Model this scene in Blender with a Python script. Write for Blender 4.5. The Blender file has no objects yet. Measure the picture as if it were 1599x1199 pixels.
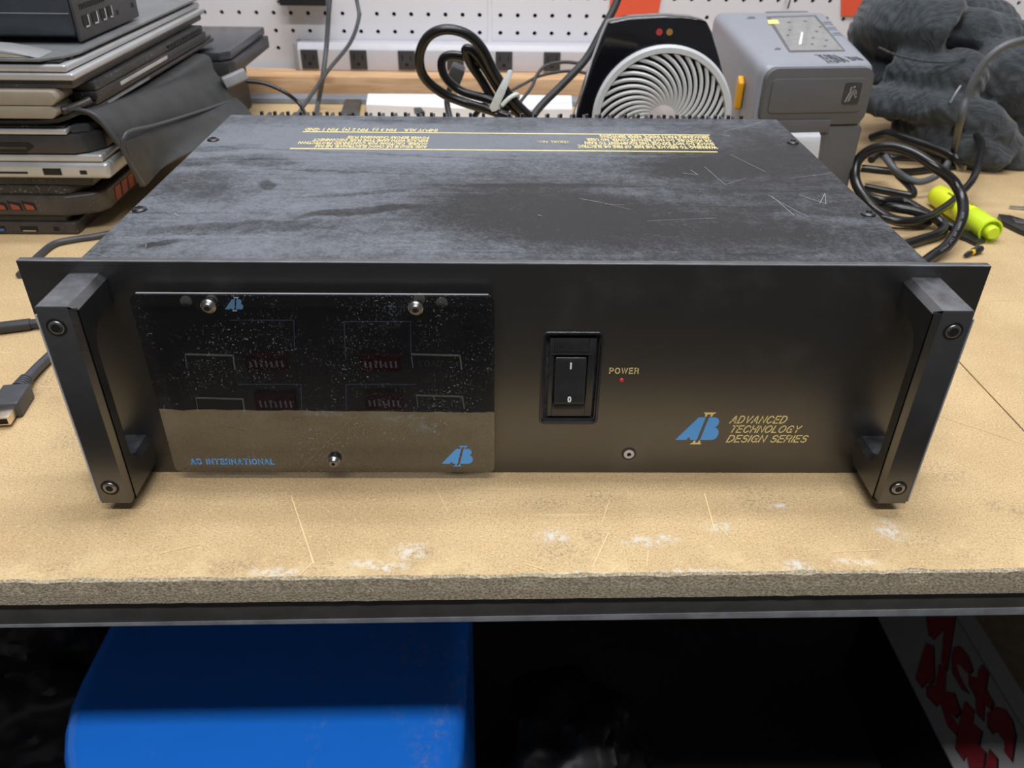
import bpy, bmesh, math, random
from mathutils import Vector, Matrix
from mathutils.noise import noise as mnoise

# ---------------------------------------------------------------- camera, world, lights, exposure
S = bpy.context.scene
COL = S.collection
F_PX = 1268.67
CAM = Vector((-0.0053, -0.3698, 0.3005))
PITCH, YAW, ROLL = 0.5735, 0.0209, 0.0144
FWD = Vector((math.sin(YAW)*math.cos(PITCH), math.cos(YAW)*math.cos(PITCH), -math.sin(PITCH)))
_r0 = FWD.cross(Vector((0, 0, 1))).normalized()
_u0 = _r0.cross(FWD)
RT = math.cos(ROLL)*_r0 + math.sin(ROLL)*_u0
UP = -math.sin(ROLL)*_r0 + math.cos(ROLL)*_u0
cam_data = bpy.data.cameras.new('camera')
cam = bpy.data.objects.new('camera', cam_data)
COL.objects.link(cam)
cam.matrix_world = Matrix(((RT.x, UP.x, -FWD.x, CAM.x), (RT.y, UP.y, -FWD.y, CAM.y), (RT.z, UP.z, -FWD.z, CAM.z), (0, 0, 0, 1)))
cam_data.sensor_fit = 'HORIZONTAL'
cam_data.sensor_width = 36
cam_data.lens = F_PX*36/1599
cam_data.clip_start = 0.01
cam_data.dof.use_dof = True
cam_data.dof.focus_distance = 0.47
cam_data.dof.aperture_fstop = 15.0
S.camera = cam

world = bpy.data.worlds.new('world')
S.world = world
world.use_nodes = True
world.node_tree.nodes['Background'].inputs[0].default_value = (0.92, 0.95, 1.0, 1)
world.node_tree.nodes['Background'].inputs[1].default_value = 0.16

def area(name, loc, target, sx, sy, power, color):
    d = bpy.data.lights.new(name, 'AREA')
    d.shape = 'RECTANGLE'
    d.size, d.size_y, d.energy, d.color = sx, sy, power, color
    o = bpy.data.objects.new(name, d)
    COL.objects.link(o)
    o.location = loc
    o.rotation_euler = (Vector(target)-Vector(loc)).to_track_quat('-Z', 'Y').to_euler()
    return o
area('ceiling_tube_front', (0.0, -0.93, 1.66), (0, -0.93, 0), 1.3, 0.11, 27, (1.0, 0.99, 0.985))
area('ceiling_tube_middle', (0.3, 0.15, 1.75), (0.3, 0.15, 0), 1.3, 0.14, 16, (1.0, 0.99, 0.99))
area('ceiling_tube_rear', (-0.2, 0.45, 1.7), (-0.2, 0.95, 0), 1.3, 0.14, 12, (0.96, 0.975, 1.0))
S.view_settings.view_transform = 'Standard'
S.view_settings.look = 'None'
S.view_settings.exposure = 0.14
S.view_settings.gamma = 1.0
S.view_settings.use_curve_mapping = False

# ---------------------------------------------------------------- helpers
def P(px, py, ax, v):
    """point where the ray through photo pixel (px, py) meets the real plane axis=v"""
    d = FWD + RT*((px-799.5)/F_PX) - UP*((py-599.5)/F_PX)
    t = (v-CAM[ax])/d[ax]
    return CAM + d*t
def PZ(px, py, z=0.0): return P(px, py, 2, z)
def PY(px, py, y): return P(px, py, 1, y)

def put(name, bm, mat, parent=None, smooth=False, label=None, cat=None, group=None, kind=None):
    me = bpy.data.meshes.new(name)
    bmesh.ops.recalc_face_normals(bm, faces=bm.faces)
    bm.to_mesh(me); bm.free()
    for m in (mat if isinstance(mat, (list, tuple)) else [mat]): me.materials.append(m)
    if smooth:
        for p in me.polygons: p.use_smooth = True
        try: me.set_sharp_from_angle(angle=math.radians(38))
        except Exception: pass
    o = bpy.data.objects.new(name, me)
    COL.objects.link(o)
    if parent is not None: o.parent = parent
    tag(o, label, cat, group, kind)
    return o
def tag(o, label=None, cat=None, group=None, kind=None):
    if label: o['label'] = label
    if cat: o['category'] = cat
    if group: o['group'] = group
    if kind: o['kind'] = kind
    return o
def thing(name, label, cat, loc=(0, 0, 0), rz=0.0, group=None):
    o = bpy.data.objects.new(name, None)
    COL.objects.link(o)
    o.empty_display_size = 0.02
    o.location = loc
    o.rotation_euler = (0, 0, rz)
    return tag(o, label, cat, group)
def B(): return bmesh.new()
def merge(dst, src, mtx=None, mi=None):
    if mtx is not None: bmesh.ops.transform(src, matrix=mtx, verts=src.verts)
    if mi is not None:
        for f in src.faces: f.material_index = mi
    me = bpy.data.meshes.new('tmp')
    src.to_mesh(me); src.free()
    dst.from_mesh(me)
    bpy.data.meshes.remove(me)
def box(bm, x0, x1, y0, y1, z0, z1, bev=0.0, seg=2, mtx=None, mi=None):
    b = bmesh.new()
    bmesh.ops.create_cube(b, size=1)
    for v in b.verts:
        v.co = Vector((x0+(v.co.x+.5)*(x1-x0), y0+(v.co.y+.5)*(y1-y0), z0+(v.co.z+.5)*(z1-z0)))
    if bev > 0: bmesh.ops.bevel(b, geom=b.edges[:], offset=bev, segments=seg, profile=.6, affect='EDGES')
    merge(bm, b, mtx, mi)
    return bm
def prism(bm, pts, vec, bev=0.0, seg=2, mtx=None, mi=None):
    """closed solid: polygon pts (3D) extruded by vec"""
    b = bmesh.new()
    vs = [b.verts.new(Vector(p)) for p in pts]
    f = b.faces.new(vs)
    r = bmesh.ops.extrude_face_region(b, geom=[f])
    bmesh.ops.translate(b, vec=Vector(vec), verts=[e for e in r['geom'] if isinstance(e, bmesh.types.BMVert)])
    bmesh.ops.recalc_face_normals(b, faces=b.faces)
    if bev > 0:
        es = [e for e in b.edges if len(e.link_faces) == 2 and e.calc_face_angle(0) > 0.35]
        bmesh.ops.bevel(b, geom=es, offset=bev, segments=seg, profile=.6, affect='EDGES')
    merge(bm, b, mtx, mi)
    return bm
def lathe(bm, prof, loc=(0, 0, 0), axis=(0, 0, 1), n=24, mi=None):
    """prof = [(r, h)...] revolved about axis"""
    b = bmesh.new()
    rings = []
    for r, h in prof:
        if r < 1e-6: rings.append([b.verts.new((0, 0, h))])
        else: rings.append([b.verts.new((r*math.cos(2*math.pi*i/n), r*math.sin(2*math.pi*i/n), h)) for i in range(n)])
    for a, c in zip(rings, rings[1:]):
        for i in range(n):
            j = (i+1) % n
            vs = [a[i % len(a)], a[j % len(a)], c[j % len(c)], c[i % len(c)]]
            u = []
            for v in vs:
                if v not in u: u.append(v)
            if len(u) > 2:
                try: b.faces.new(u)
                except ValueError: pass
    for rr in (rings[0], rings[-1]):
        if len(rr) > 1:
            try: b.faces.new(rr)
            except ValueError: pass
    m = Matrix.Translation(loc) @ Vector(axis).to_track_quat('Z', 'Y').to_matrix().to_4x4()
    merge(bm, b, m, mi)
    return bm
def spline(pts, k=8):
    pts = [Vector(p) for p in pts]
    out = []
    n = len(pts)
    for i in range(n-1):
        p0, p1, p2, p3 = pts[max(i-1, 0)], pts[i], pts[i+1], pts[min(i+2, n-1)]
        for j in range(k):
            t = j/k
            out.append(.5*((2*p1)+(p2-p0)*t+(2*p0-5*p1+4*p2-p3)*t*t+(3*p1-p0-3*p2+p3)*t**3))
    out.append(pts[-1])
    return out
def tube(bm, pts, r, n=10, k=8, mi=None, smooth=True):
    ps = spline(pts, k) if smooth else [Vector(p) for p in pts]
    b = bmesh.new()
    T = [(ps[min(i+1, len(ps)-1)]-ps[max(i-1, 0)]).normalized() for i in range(len(ps))]
    nrm = T[0].orthogonal().normalized()
    rings = []
    for i, p in enumerate(ps):
        nrm = (nrm-T[i]*nrm.dot(T[i]))
        nrm = nrm.normalized() if nrm.length > 1e-6 else T[i].orthogonal().normalized()
        bi = T[i].cross(nrm)
        rr = r(i/(len(ps)-1)) if callable(r) else r
        rings.append([b.verts.new(p+(nrm*math.cos(2*math.pi*j/n)+bi*math.sin(2*math.pi*j/n))*rr) for j in range(n)])
    for a, c in zip(rings, rings[1:]):
        for j in range(n): b.faces.new([a[j], a[(j+1) % n], c[(j+1) % n], c[j]])
    b.faces.new(rings[0][::-1]); b.faces.new(rings[-1])
    merge(bm, b, None, mi)
    return bm
def text_bm(body, size, mtx, shear=0.0, bold=0.0, spacing=1.0, sx=1.0, depth=0.00008, line=1.0, align='LEFT', res=3):
    """solid lettering laid in the local xy plane of mtx, rising along its z"""
    cu = bpy.data.curves.new('lettering', 'FONT')
    cu.body = body; cu.size = size; cu.shear = shear; cu.offset = bold
    cu.space_character = spacing; cu.space_line = line; cu.extrude = depth; cu.align_x = align; cu.resolution_u = res
    o = bpy.data.objects.new('lettering', cu)
    COL.objects.link(o)
    dg = bpy.context.evaluated_depsgraph_get()
    me = bpy.data.meshes.new_from_object(o.evaluated_get(dg))
    b = bmesh.new(); b.from_mesh(me)
    bpy.data.objects.remove(o); bpy.data.curves.remove(cu); bpy.data.meshes.remove(me)
    bmesh.ops.transform(b, matrix=mtx @ Matrix.Diagonal((sx, 1, 1, 1)), verts=b.verts)
    return b
def frame(o, xd, yd):
    xd = Vector(xd).normalized(); yd = Vector(yd); yd = (yd-xd*yd.dot(xd)).normalized(); zd = xd.cross(yd)
    return Matrix(((xd.x, yd.x, zd.x, o[0]), (xd.y, yd.y, zd.y, o[1]), (xd.z, yd.z, zd.z, o[2]), (0, 0, 0, 1)))
def FRONT(x, y, z): return frame((x, y, z), (1, 0, 0), (0, 0, 1))   # lettering on a face that looks towards -y

# ---------------------------------------------------------------- materials
def srgb(r, g, b):
    f = lambda c: (c/255/12.92) if c/255 <= .04045 else ((c/255+.055)/1.055)**2.4
    return (f(r), f(g), f(b), 1)
class NT:
    def __init__(s, name):
        s.m = bpy.data.materials.new(name); s.m.use_nodes = True
        s.t = s.m.node_tree; s.b = s.t.nodes['Principled BSDF']
        s.co = s.t.nodes.new('ShaderNodeTexCoord').outputs['Object']
    def n(s, kind, **kw):
        x = s.t.nodes.new('ShaderNode'+kind)
        for k, v in kw.items():
            if k.startswith('_'): setattr(x, k[1:], v)
            else:
                key = k.replace('__', ' ')
                if isinstance(v, bpy.types.NodeSocket): s.t.links.new(v, x.inputs[key])
                else: x.inputs[key].default_value = v
        return x
    def link(s, a, b): s.t.links.new(a, b)
    def mapping(s, loc=(0, 0, 0), rot=(0, 0, 0), sc=(1, 1, 1), src=None, kind='POINT'):
        x = s.t.nodes.new('ShaderNodeMapping'); x.vector_type = kind
        x.inputs['Location'].default_value = loc; x.inputs['Rotation'].default_value = rot; x.inputs['Scale'].default_value = sc
        s.link(src or s.co, x.inputs['Vector'])
        return x.outputs[0]
    def noise(s, scale, detail=4, rough=.55, vec=None, dist=0.0):
        x = s.n('TexNoise', Scale=scale, Detail=detail, Roughness=rough, Distortion=dist)
        s.link(vec or s.co, x.inputs['Vector'])
        return x.outputs['Fac']
    def ramp(s, fac, lo, hi, a=0.0, b=1.0):
        x = s.t.nodes.new('ShaderNodeMapRange')
        x.interpolation_type = 'SMOOTHSTEP'
        s.link(fac, x.inputs['Value'])
        for k, v in (('From Min', lo), ('From Max', hi), ('To Min', a), ('To Max', b)): x.inputs[k].default_value = v
        return x.outputs[0]
    def math(s, op, a, b=None):
        x = s.t.nodes.new('ShaderNodeMath'); x.operation = op
        for i, v in enumerate((a, b)):
            if v is None: continue
            if isinstance(v, bpy.types.NodeSocket): s.link(v, x.inputs[i])
            else: x.inputs[i].default_value = v
        return x.outputs[0]
    def mix(s, fac, a, b):
        x = s.t.nodes.new('ShaderNodeMix'); x.data_type = 'RGBA'
        for i, v in ((0, fac), (6, a), (7, b)):
            if isinstance(v, bpy.types.NodeSocket): s.link(v, x.inputs[i])
            else: x.inputs[i].default_value = v
        return x.outputs[2]
    def bump(s, h, strength=.3, dist=.001):
        x = s.n('Bump', Strength=strength, Distance=dist)
        s.link(h, x.inputs['Height']); s.link(x.outputs[0], s.b.inputs['Normal'])
    def set(s, **kw):
        for k, v in kw.items():
            i = s.b.inputs[k.replace('__', ' ')]
            if isinstance(v, bpy.types.NodeSocket): s.link(v, i)
            else: i.default_value = v
        return s
    def blob(s, cx, cy, rx, ry, ang=0.0, soft=.5, warp=None):
        """soft ellipse mask, centre (cx, cy), in object xy"""
        v = s.mapping((cx, cy, 0), (0, 0, ang), (rx, ry, 1e3), src=warp, kind='TEXTURE')
        l = s.t.nodes.new('ShaderNodeVectorMath'); l.operation = 'LENGTH'; s.link(v, l.inputs[0])
        return s.ramp(l.outputs['Value'], 1-soft, 1+soft*.4, 1, 0)
    def warped(s, amt, scale):
        nz = s.n('TexNoise', Scale=scale, Detail=4, Roughness=.6); s.link(s.co, nz.inputs['Vector'])
        a = s.t.nodes.new('ShaderNodeVectorMath'); a.operation = 'MULTIPLY_ADD'
        s.link(nz.outputs['Color'], a.inputs[0]); a.inputs[1].default_value = (amt, amt, 0)
        s.link(s.co, a.inputs[2])
        c = s.t.nodes.new('ShaderNodeVectorMath'); c.operation = 'SUBTRACT'
        s.link(a.outputs[0], c.inputs[0]); c.inputs[1].default_value = (amt/2, amt/2, 0)
        return c.outputs[0]
def pbr(name, col, rough=.5, metal=0.0, spec=.5, var=0.12, vs=60, bump=.05, bs=400, coat=0.0, dust=None):
    t = NT(name)
    col = srgb(*col) if max(col[:3]) > 1.0 else (*col[:3], 1)
    lo = tuple(c*(1-var) for c in col[:3])+(1,); hi = tuple(min(1, c*(1+var)) for c in col[:3])+(1,)
    c = t.mix(t.ramp(t.noise(vs, 5), .3, .7), lo, hi)
    if dust:
        sp = t.ramp(t.noise(dust[1] if len(dust) > 1 else 700, 2, .5), dust[0], dust[0]+.06)
        c = t.mix(t.math('MULTIPLY', sp, t.ramp(t.noise(25, 4), .35, .65)), c, (.22, .22, .22, 1))
    t.set(Base__Color=c, Roughness=rough, Metallic=metal, Coat__Weight=coat)
    t.b.inputs['Specular IOR Level'].default_value = spec
    if bump: t.bump(t.noise(bs, 3), bump, .0006)
    return t.m

def bench_material():
    t = NT('particle_board_top')
    w = t.warped(.02, 8)
    c = t.mix(t.ramp(t.noise(9, 5, .6), .3, .72), srgb(213, 186, 142), srgb(192, 165, 124))
    fine = t.noise(900, 4, .7)
    c = t.mix(t.ramp(fine, .47, .66, 0, .62), c, srgb(136, 112, 82))
    c = t.mix(t.ramp(t.noise(500, 3, .6, vec=t.mapping((3, 1, 0), sc=(1, 1.6, 1))), .56, .7, 0, .55), c, srgb(236, 216, 170))
    inv = (Matrix.Translation((0, -.0822, 0)) @ Matrix.Rotation(math.radians(.78), 4, 'Z')).inverted()
    def patch(lst):
        m_ = None
        for px, py, rx, ry in lst:
            q = inv @ PZ(px, py, 0)
            v = t.blob(q.x, q.y, rx, ry, 0, .8, w3)
            m_ = v if m_ is None else t.math('MAXIMUM', m_, v)
        return m_
    w3 = t.warped(.012, 50)
    br = t.ramp(t.noise(420, 5, .75), .47, .60)
    gp = patch(((880, 860, .02, .010), (928, 840, .010, .007), (520, 885, .018, .006), (110, 885, .016, .006), (100, 690, .010, .012), (1435, 845, .018, .008), (1520, 868, .012, .005), (1556, 792, .008, .006), (1590, 800, .006, .006), (845, 785, .014, .008), (940, 775, .014, .008), (350, 885, .02, .006), (1480, 740, .016, .012), (660, 865, .012, .006), (1250, 902, .014, .004), (1550, 905, .014, .004), (790, 900, .03, .003), (240, 905, .03, .003), (1190, 780, .016, .016), (60, 600, .012, .02)))
    grime = t.math('MAXIMUM', t.math('MULTIPLY', t.ramp(t.noise(14, 6, .7, vec=w), .58, .72), .6), gp)
    c = t.mix(t.math('MULTIPLY', t.math('MULTIPLY', grime, br), .5), c, srgb(122, 110, 100))
    pp = patch(((1008, 848, .014, .004), (1040, 840, .008, .003), (862, 838, .010, .006), (1392, 828, .008, .008), (1218, 791, .005, .003), (430, 893, .014, .004), (590, 882, .020, .004), (1245, 885, .010, .005), (1340, 877, .012, .003), (1120, 822, .008, .004), (640, 860, .010, .006), (1100, 895, .03, .003), (930, 898, .03, .003)))
    c = t.mix(t.math('MULTIPLY', t.math('MULTIPLY', pp, t.ramp(t.noise(240, 4, .7), .42, .58)), .8), c, srgb(214, 214, 210))
    rim = t.n('SeparateXYZ'); t.link(t.co, rim.inputs[0])
    rm = t.math('MULTIPLY', t.ramp(rim.outputs['Y'], .004, .035, 1, 0), t.ramp(t.noise(30, 5, .7), .45, .62))
    c = t.mix(t.math('MULTIPLY', rm, .35), c, srgb(236, 214, 166))
    dots = t.ramp(t.noise(160, 3, .5, vec=t.mapping((9, 4, 0), sc=(1, 1.5, 1))), .755, .79)
    c = t.mix(dots, c, srgb(70, 62, 55))
    scr = t.ramp(t.noise(7, 2, .4, vec=t.mapping((0, 0, 0), (0, 0, .5), (1, 30, 1)), dist=.3), .70, .74, 0, .35)
    c = t.mix(scr, c, srgb(235, 215, 165))
    t.set(Base__Color=c, Roughness=.72)
    t.b.inputs['Specular IOR Level'].default_value = .25
    t.bump(t.math('ADD', fine, t.noise(300, 3)), .6, .0010)
    return t.m
def board_edge_material():
    t = NT('particle_board_edge')
    g = t.noise(900, 4, .75, vec=t.mapping(sc=(.7, 1, 1)))
    c = t.mix(t.ramp(g, .36, .66), srgb(150, 137, 114), srgb(224, 210, 184))
    c = t.mix(t.ramp(t.noise(260, 4, .75), .60, .72, 0, .7), c, srgb(84, 77, 68))
    t.set(Base__Color=c, Roughness=.9); t.b.inputs['Specular IOR Level'].default_value = .15
    t.bump(g, .9, .0018)
    return t.m
def amp_top_material():
    t = NT('dusty_black_paint')
    w = t.warped(.035, 18)
    w2 = t.warped(.012, 60)
    X = lambda px, py: PZ(px, py, .1315)
    streak = t.noise(30, 5, .65, vec=t.mapping(rot=(0, 0, .55), sc=(1, 2.2, 1), src=w))
    streak2 = t.noise(26, 5, .65, vec=t.mapping(rot=(0, 0, -.7), sc=(1, 3, 1), src=w2))
    d = t.math('ADD', t.math('MULTIPLY', streak, .5), t.math('MULTIPLY', streak2, .5))
    base = t.ramp(d, .36, .70, .38, .60)
    def B_(px, py, rx, ry, a, s, wp): 
        p = X(px, py); return t.blob(p.x, p.y, rx, ry, a, s, wp)
    # settled dust over the rear and left of the lid
    for (px, py, rx, ry, a, k) in ((470, 225, .17, .075, 0, .40), (700, 215, .16, .07, 0, .34), (420, 310, .10, .05, .2, .32), (980, 215, .10, .04, 0, .26),
                                  (620, 375, .10, .03, .1, .18), (300, 385, .06, .03, 0, .2), (1060, 305, .05, .012, -.25, .22), (1290, 345, .05, .010, -.2, .22), (900, 390, .20, .010, 0, .12)):
        base = t.math('ADD', base, t.math('MULTIPLY', B_(px, py, rx, ry, a, .75, w), k))
    # wiped darker patches and finger strokes
    for (px, py, rx, ry, a, s, k) in ((820, 330, .075, .052, -.1, .55, .38), (1010, 350, .11, .06, 0, .8, .22), (1180, 240, .09, .07, 0, .8, .42), (1260, 330, .12, .09, 0, .9, .25), (1000, 380, .14, .03, 0, .9, .15), (400, 355, .062, .010, .12, .25, .26), (560, 330, .04, .006, .25, .4, .45),
                                      (345, 232, .030, .008, .25, .3, .3), (350, 250, .045, .010, .3, .4, .34), (415, 254, .022, .010, .1, .3, .3), (310, 290, .03, .03, .2, .5, .26), (415, 291, .005, .010, .3, .4, .5), (600, 190, .02, .01, 0, .5, .3),
                                      (690, 190, .03, .01, 0, .5, .3), (790, 200, .03, .02, 0, .6, .3), (560, 240, .12, .0025, -.12, .5, .3), (520, 268, .06, .002, -.1, .5, .3), (1080, 265, .05, .02, 0, .6, .25),
                                      (250, 380, .012, .004, .5, .5, .5), (820, 290, .07, .004, 0, .5, .3), (350, 305, .022, .02, 0, .5, .2), (570, 302, .05, .004, .2, .6, .3)):
        base = t.math('SUBTRACT', base, t.math('MULTIPLY', B_(px, py, rx, ry, a, s, w2), k))
    scr = t.ramp(t.noise(10, 2, .3, vec=t.mapping((0, 0, 0), (0, 0, .9), (1, 26, 1)), dist=.4), .68, .72, 0, .16)
    scr2 = t.ramp(t.noise(9, 2, .3, vec=t.mapping((2, 0, 0), (0, 0, -.35), (1, 30, 1)), dist=.4), .66, .70, 0, .16)
    base = t.math('ADD', base, t.math('SUBTRACT', scr, scr2))
    sp = t.ramp(t.noise(800, 2, .5), .68, .74, 0, .5)
    base = t.math('ADD', base, sp)
    grain = t.math('ADD', t.ramp(t.noise(520, 3, .7), .3, .7, -.16, .16), t.ramp(t.noise(120, 4, .7, vec=w2), .3, .7, -.12, .12))
    base = t.math('ADD', base, grain)
    fac = t.ramp(base, -0.02, 1.12, 0, 1)
    c = t.mix(fac, (.007, .0075, .009, 1), (.150, .166, .195, 1))
    t.set(Base__Color=c, Roughness=t.ramp(base, .1, 1, .42, .66), IOR=1.38)
    t.b.inputs['Specular IOR Level'].default_value = .5
    t.bump(t.noise(1200, 3), .08, .0003)
    return t.m
def black_panel_material(name, rough=.42, top_dust=.6, base=(.0085, .0083, .0088, 1)):
    t = NT(name)
    sp = t.math('MULTIPLY', t.ramp(t.noise(1100, 2, .5), .66, .74), t.ramp(t.noise(16, 4, .6), .42, .7))
    c = t.mix(t.math('MULTIPLY', sp, .6), base, (.25, .25, .26, 1))
    smear = t.ramp(t.noise(22, 5, .65, vec=t.warped(.03, 14)), .5, .8, 0, .10)
    c = t.mix(smear, c, (.2, .2, .21, 1))
    g = t.t.nodes.new('ShaderNodeNewGeometry')
    sx = t.t.nodes.new('ShaderNodeSeparateXYZ'); t.link(g.outputs['Normal'], sx.inputs[0])
    up = t.math('MULTIPLY', t.ramp(sx.outputs['Z'], .6, .98), t.ramp(t.noise(90, 5, .65), .3, .75, .15, 1))
    c = t.mix(t.math('MULTIPLY', up, top_dust), c, (.13, .14, .16, 1))
    t.set(Base__Color=c, Roughness=rough, IOR=2.1)
    t.bump(t.noise(1500, 2), .06, .0003)
    return t.m
def acrylic_material():
    t = NT('smoked_acrylic')
    out = t.t.nodes['Material Output']
    tr = t.n('BsdfTransparent', Color=(.64, .66, .71, 1))
    gl = t.n('BsdfGlossy', Color=(1, 1, 1, 1), Roughness=.012)
    lw = t.n('Fresnel', IOR=2.0)
    gb = t.n('NewGeometry'); ff = t.math('MULTIPLY', lw.outputs[0], t.math('SUBTRACT', 1.0, gb.outputs['Backfacing']))
    m1 = t.n('MixShader'); t.link(ff, m1.inputs[0]); t.link(tr.outputs[0], m1.inputs[1]); t.link(gl.outputs[0], m1.inputs[2])
    df = t.n('BsdfDiffuse', Color=(.55, .55, .55, 1))
    sp = t.math('MULTIPLY', t.ramp(t.noise(1000, 2, .5), .645, .73), t.ramp(t.noise(26, 5, .7), .42, .66))
    sc = t.ramp(t.noise(14, 5, .7, vec=t.warped(.03, 18)), .58, .8, 0, .035)
    fac = t.math('ADD', t.math('MULTIPLY', sp, .55), sc)
    m2 = t.n('MixShader'); t.link(fac, m2.inputs[0]); t.link(m1.outputs[0], m2.inputs[1]); t.link(df.outputs[0], m2.inputs[2])
    t.link(m2.outputs[0], out.inputs[0])
    return t.m
def jacket_material():
    t = NT('crinkled_dark_cloth')
    wv = t.noise(55, 4, .6, vec=t.mapping(rot=(.3, .2, .4), sc=(1, 7, 1), src=t.warped(.04, 9)))
    c = t.mix(t.ramp(wv, .3, .7), (.014, .019, .024, 1), (.046, .058, .070, 1))
    t.set(Base__Color=c, Roughness=.85); t.b.inputs['Sheen Weight'].default_value = .25
    t.bump(wv, .8, .003)
    return t.m
def lumber_material():
    t = NT('pine_lumber')
    g = t.noise(9, 5, .6, vec=t.mapping(sc=(1, 12, 12)), dist=.6)
    c = t.mix(t.ramp(g, .3, .7), srgb(226, 188, 146), srgb(196, 152, 110))
    k = t.ramp(t.noise(7, 2, .4, vec=t.mapping(sc=(1.2, 3, 3))), .70, .78, 0, .6)
    c = t.mix(k, c, srgb(150, 100, 64))
    t.set(Base__Color=c, Roughness=.75)
    return t.m
def tank_material():
    t = NT('scuffed_blue_plastic')
    w = t.warped(.05, 12)
    sc = t.math('MULTIPLY', t.ramp(t.noise(7, 5, .7, vec=t.mapping(sc=(1.6, .7, 1), src=w)), .54, .70), t.ramp(t.noise(120, 5, .75), .44, .60))
    c = t.mix(t.math('MULTIPLY', sc, .6), (.018, .235, 1.0, 1), (.26, .29, .36, 1))
    t.set(Base__Color=c, Roughness=t.ramp(sc, 0, 1, .16, .6))
    t.bump(t.noise(14, 3), .3, .006)
    return t.m

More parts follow.
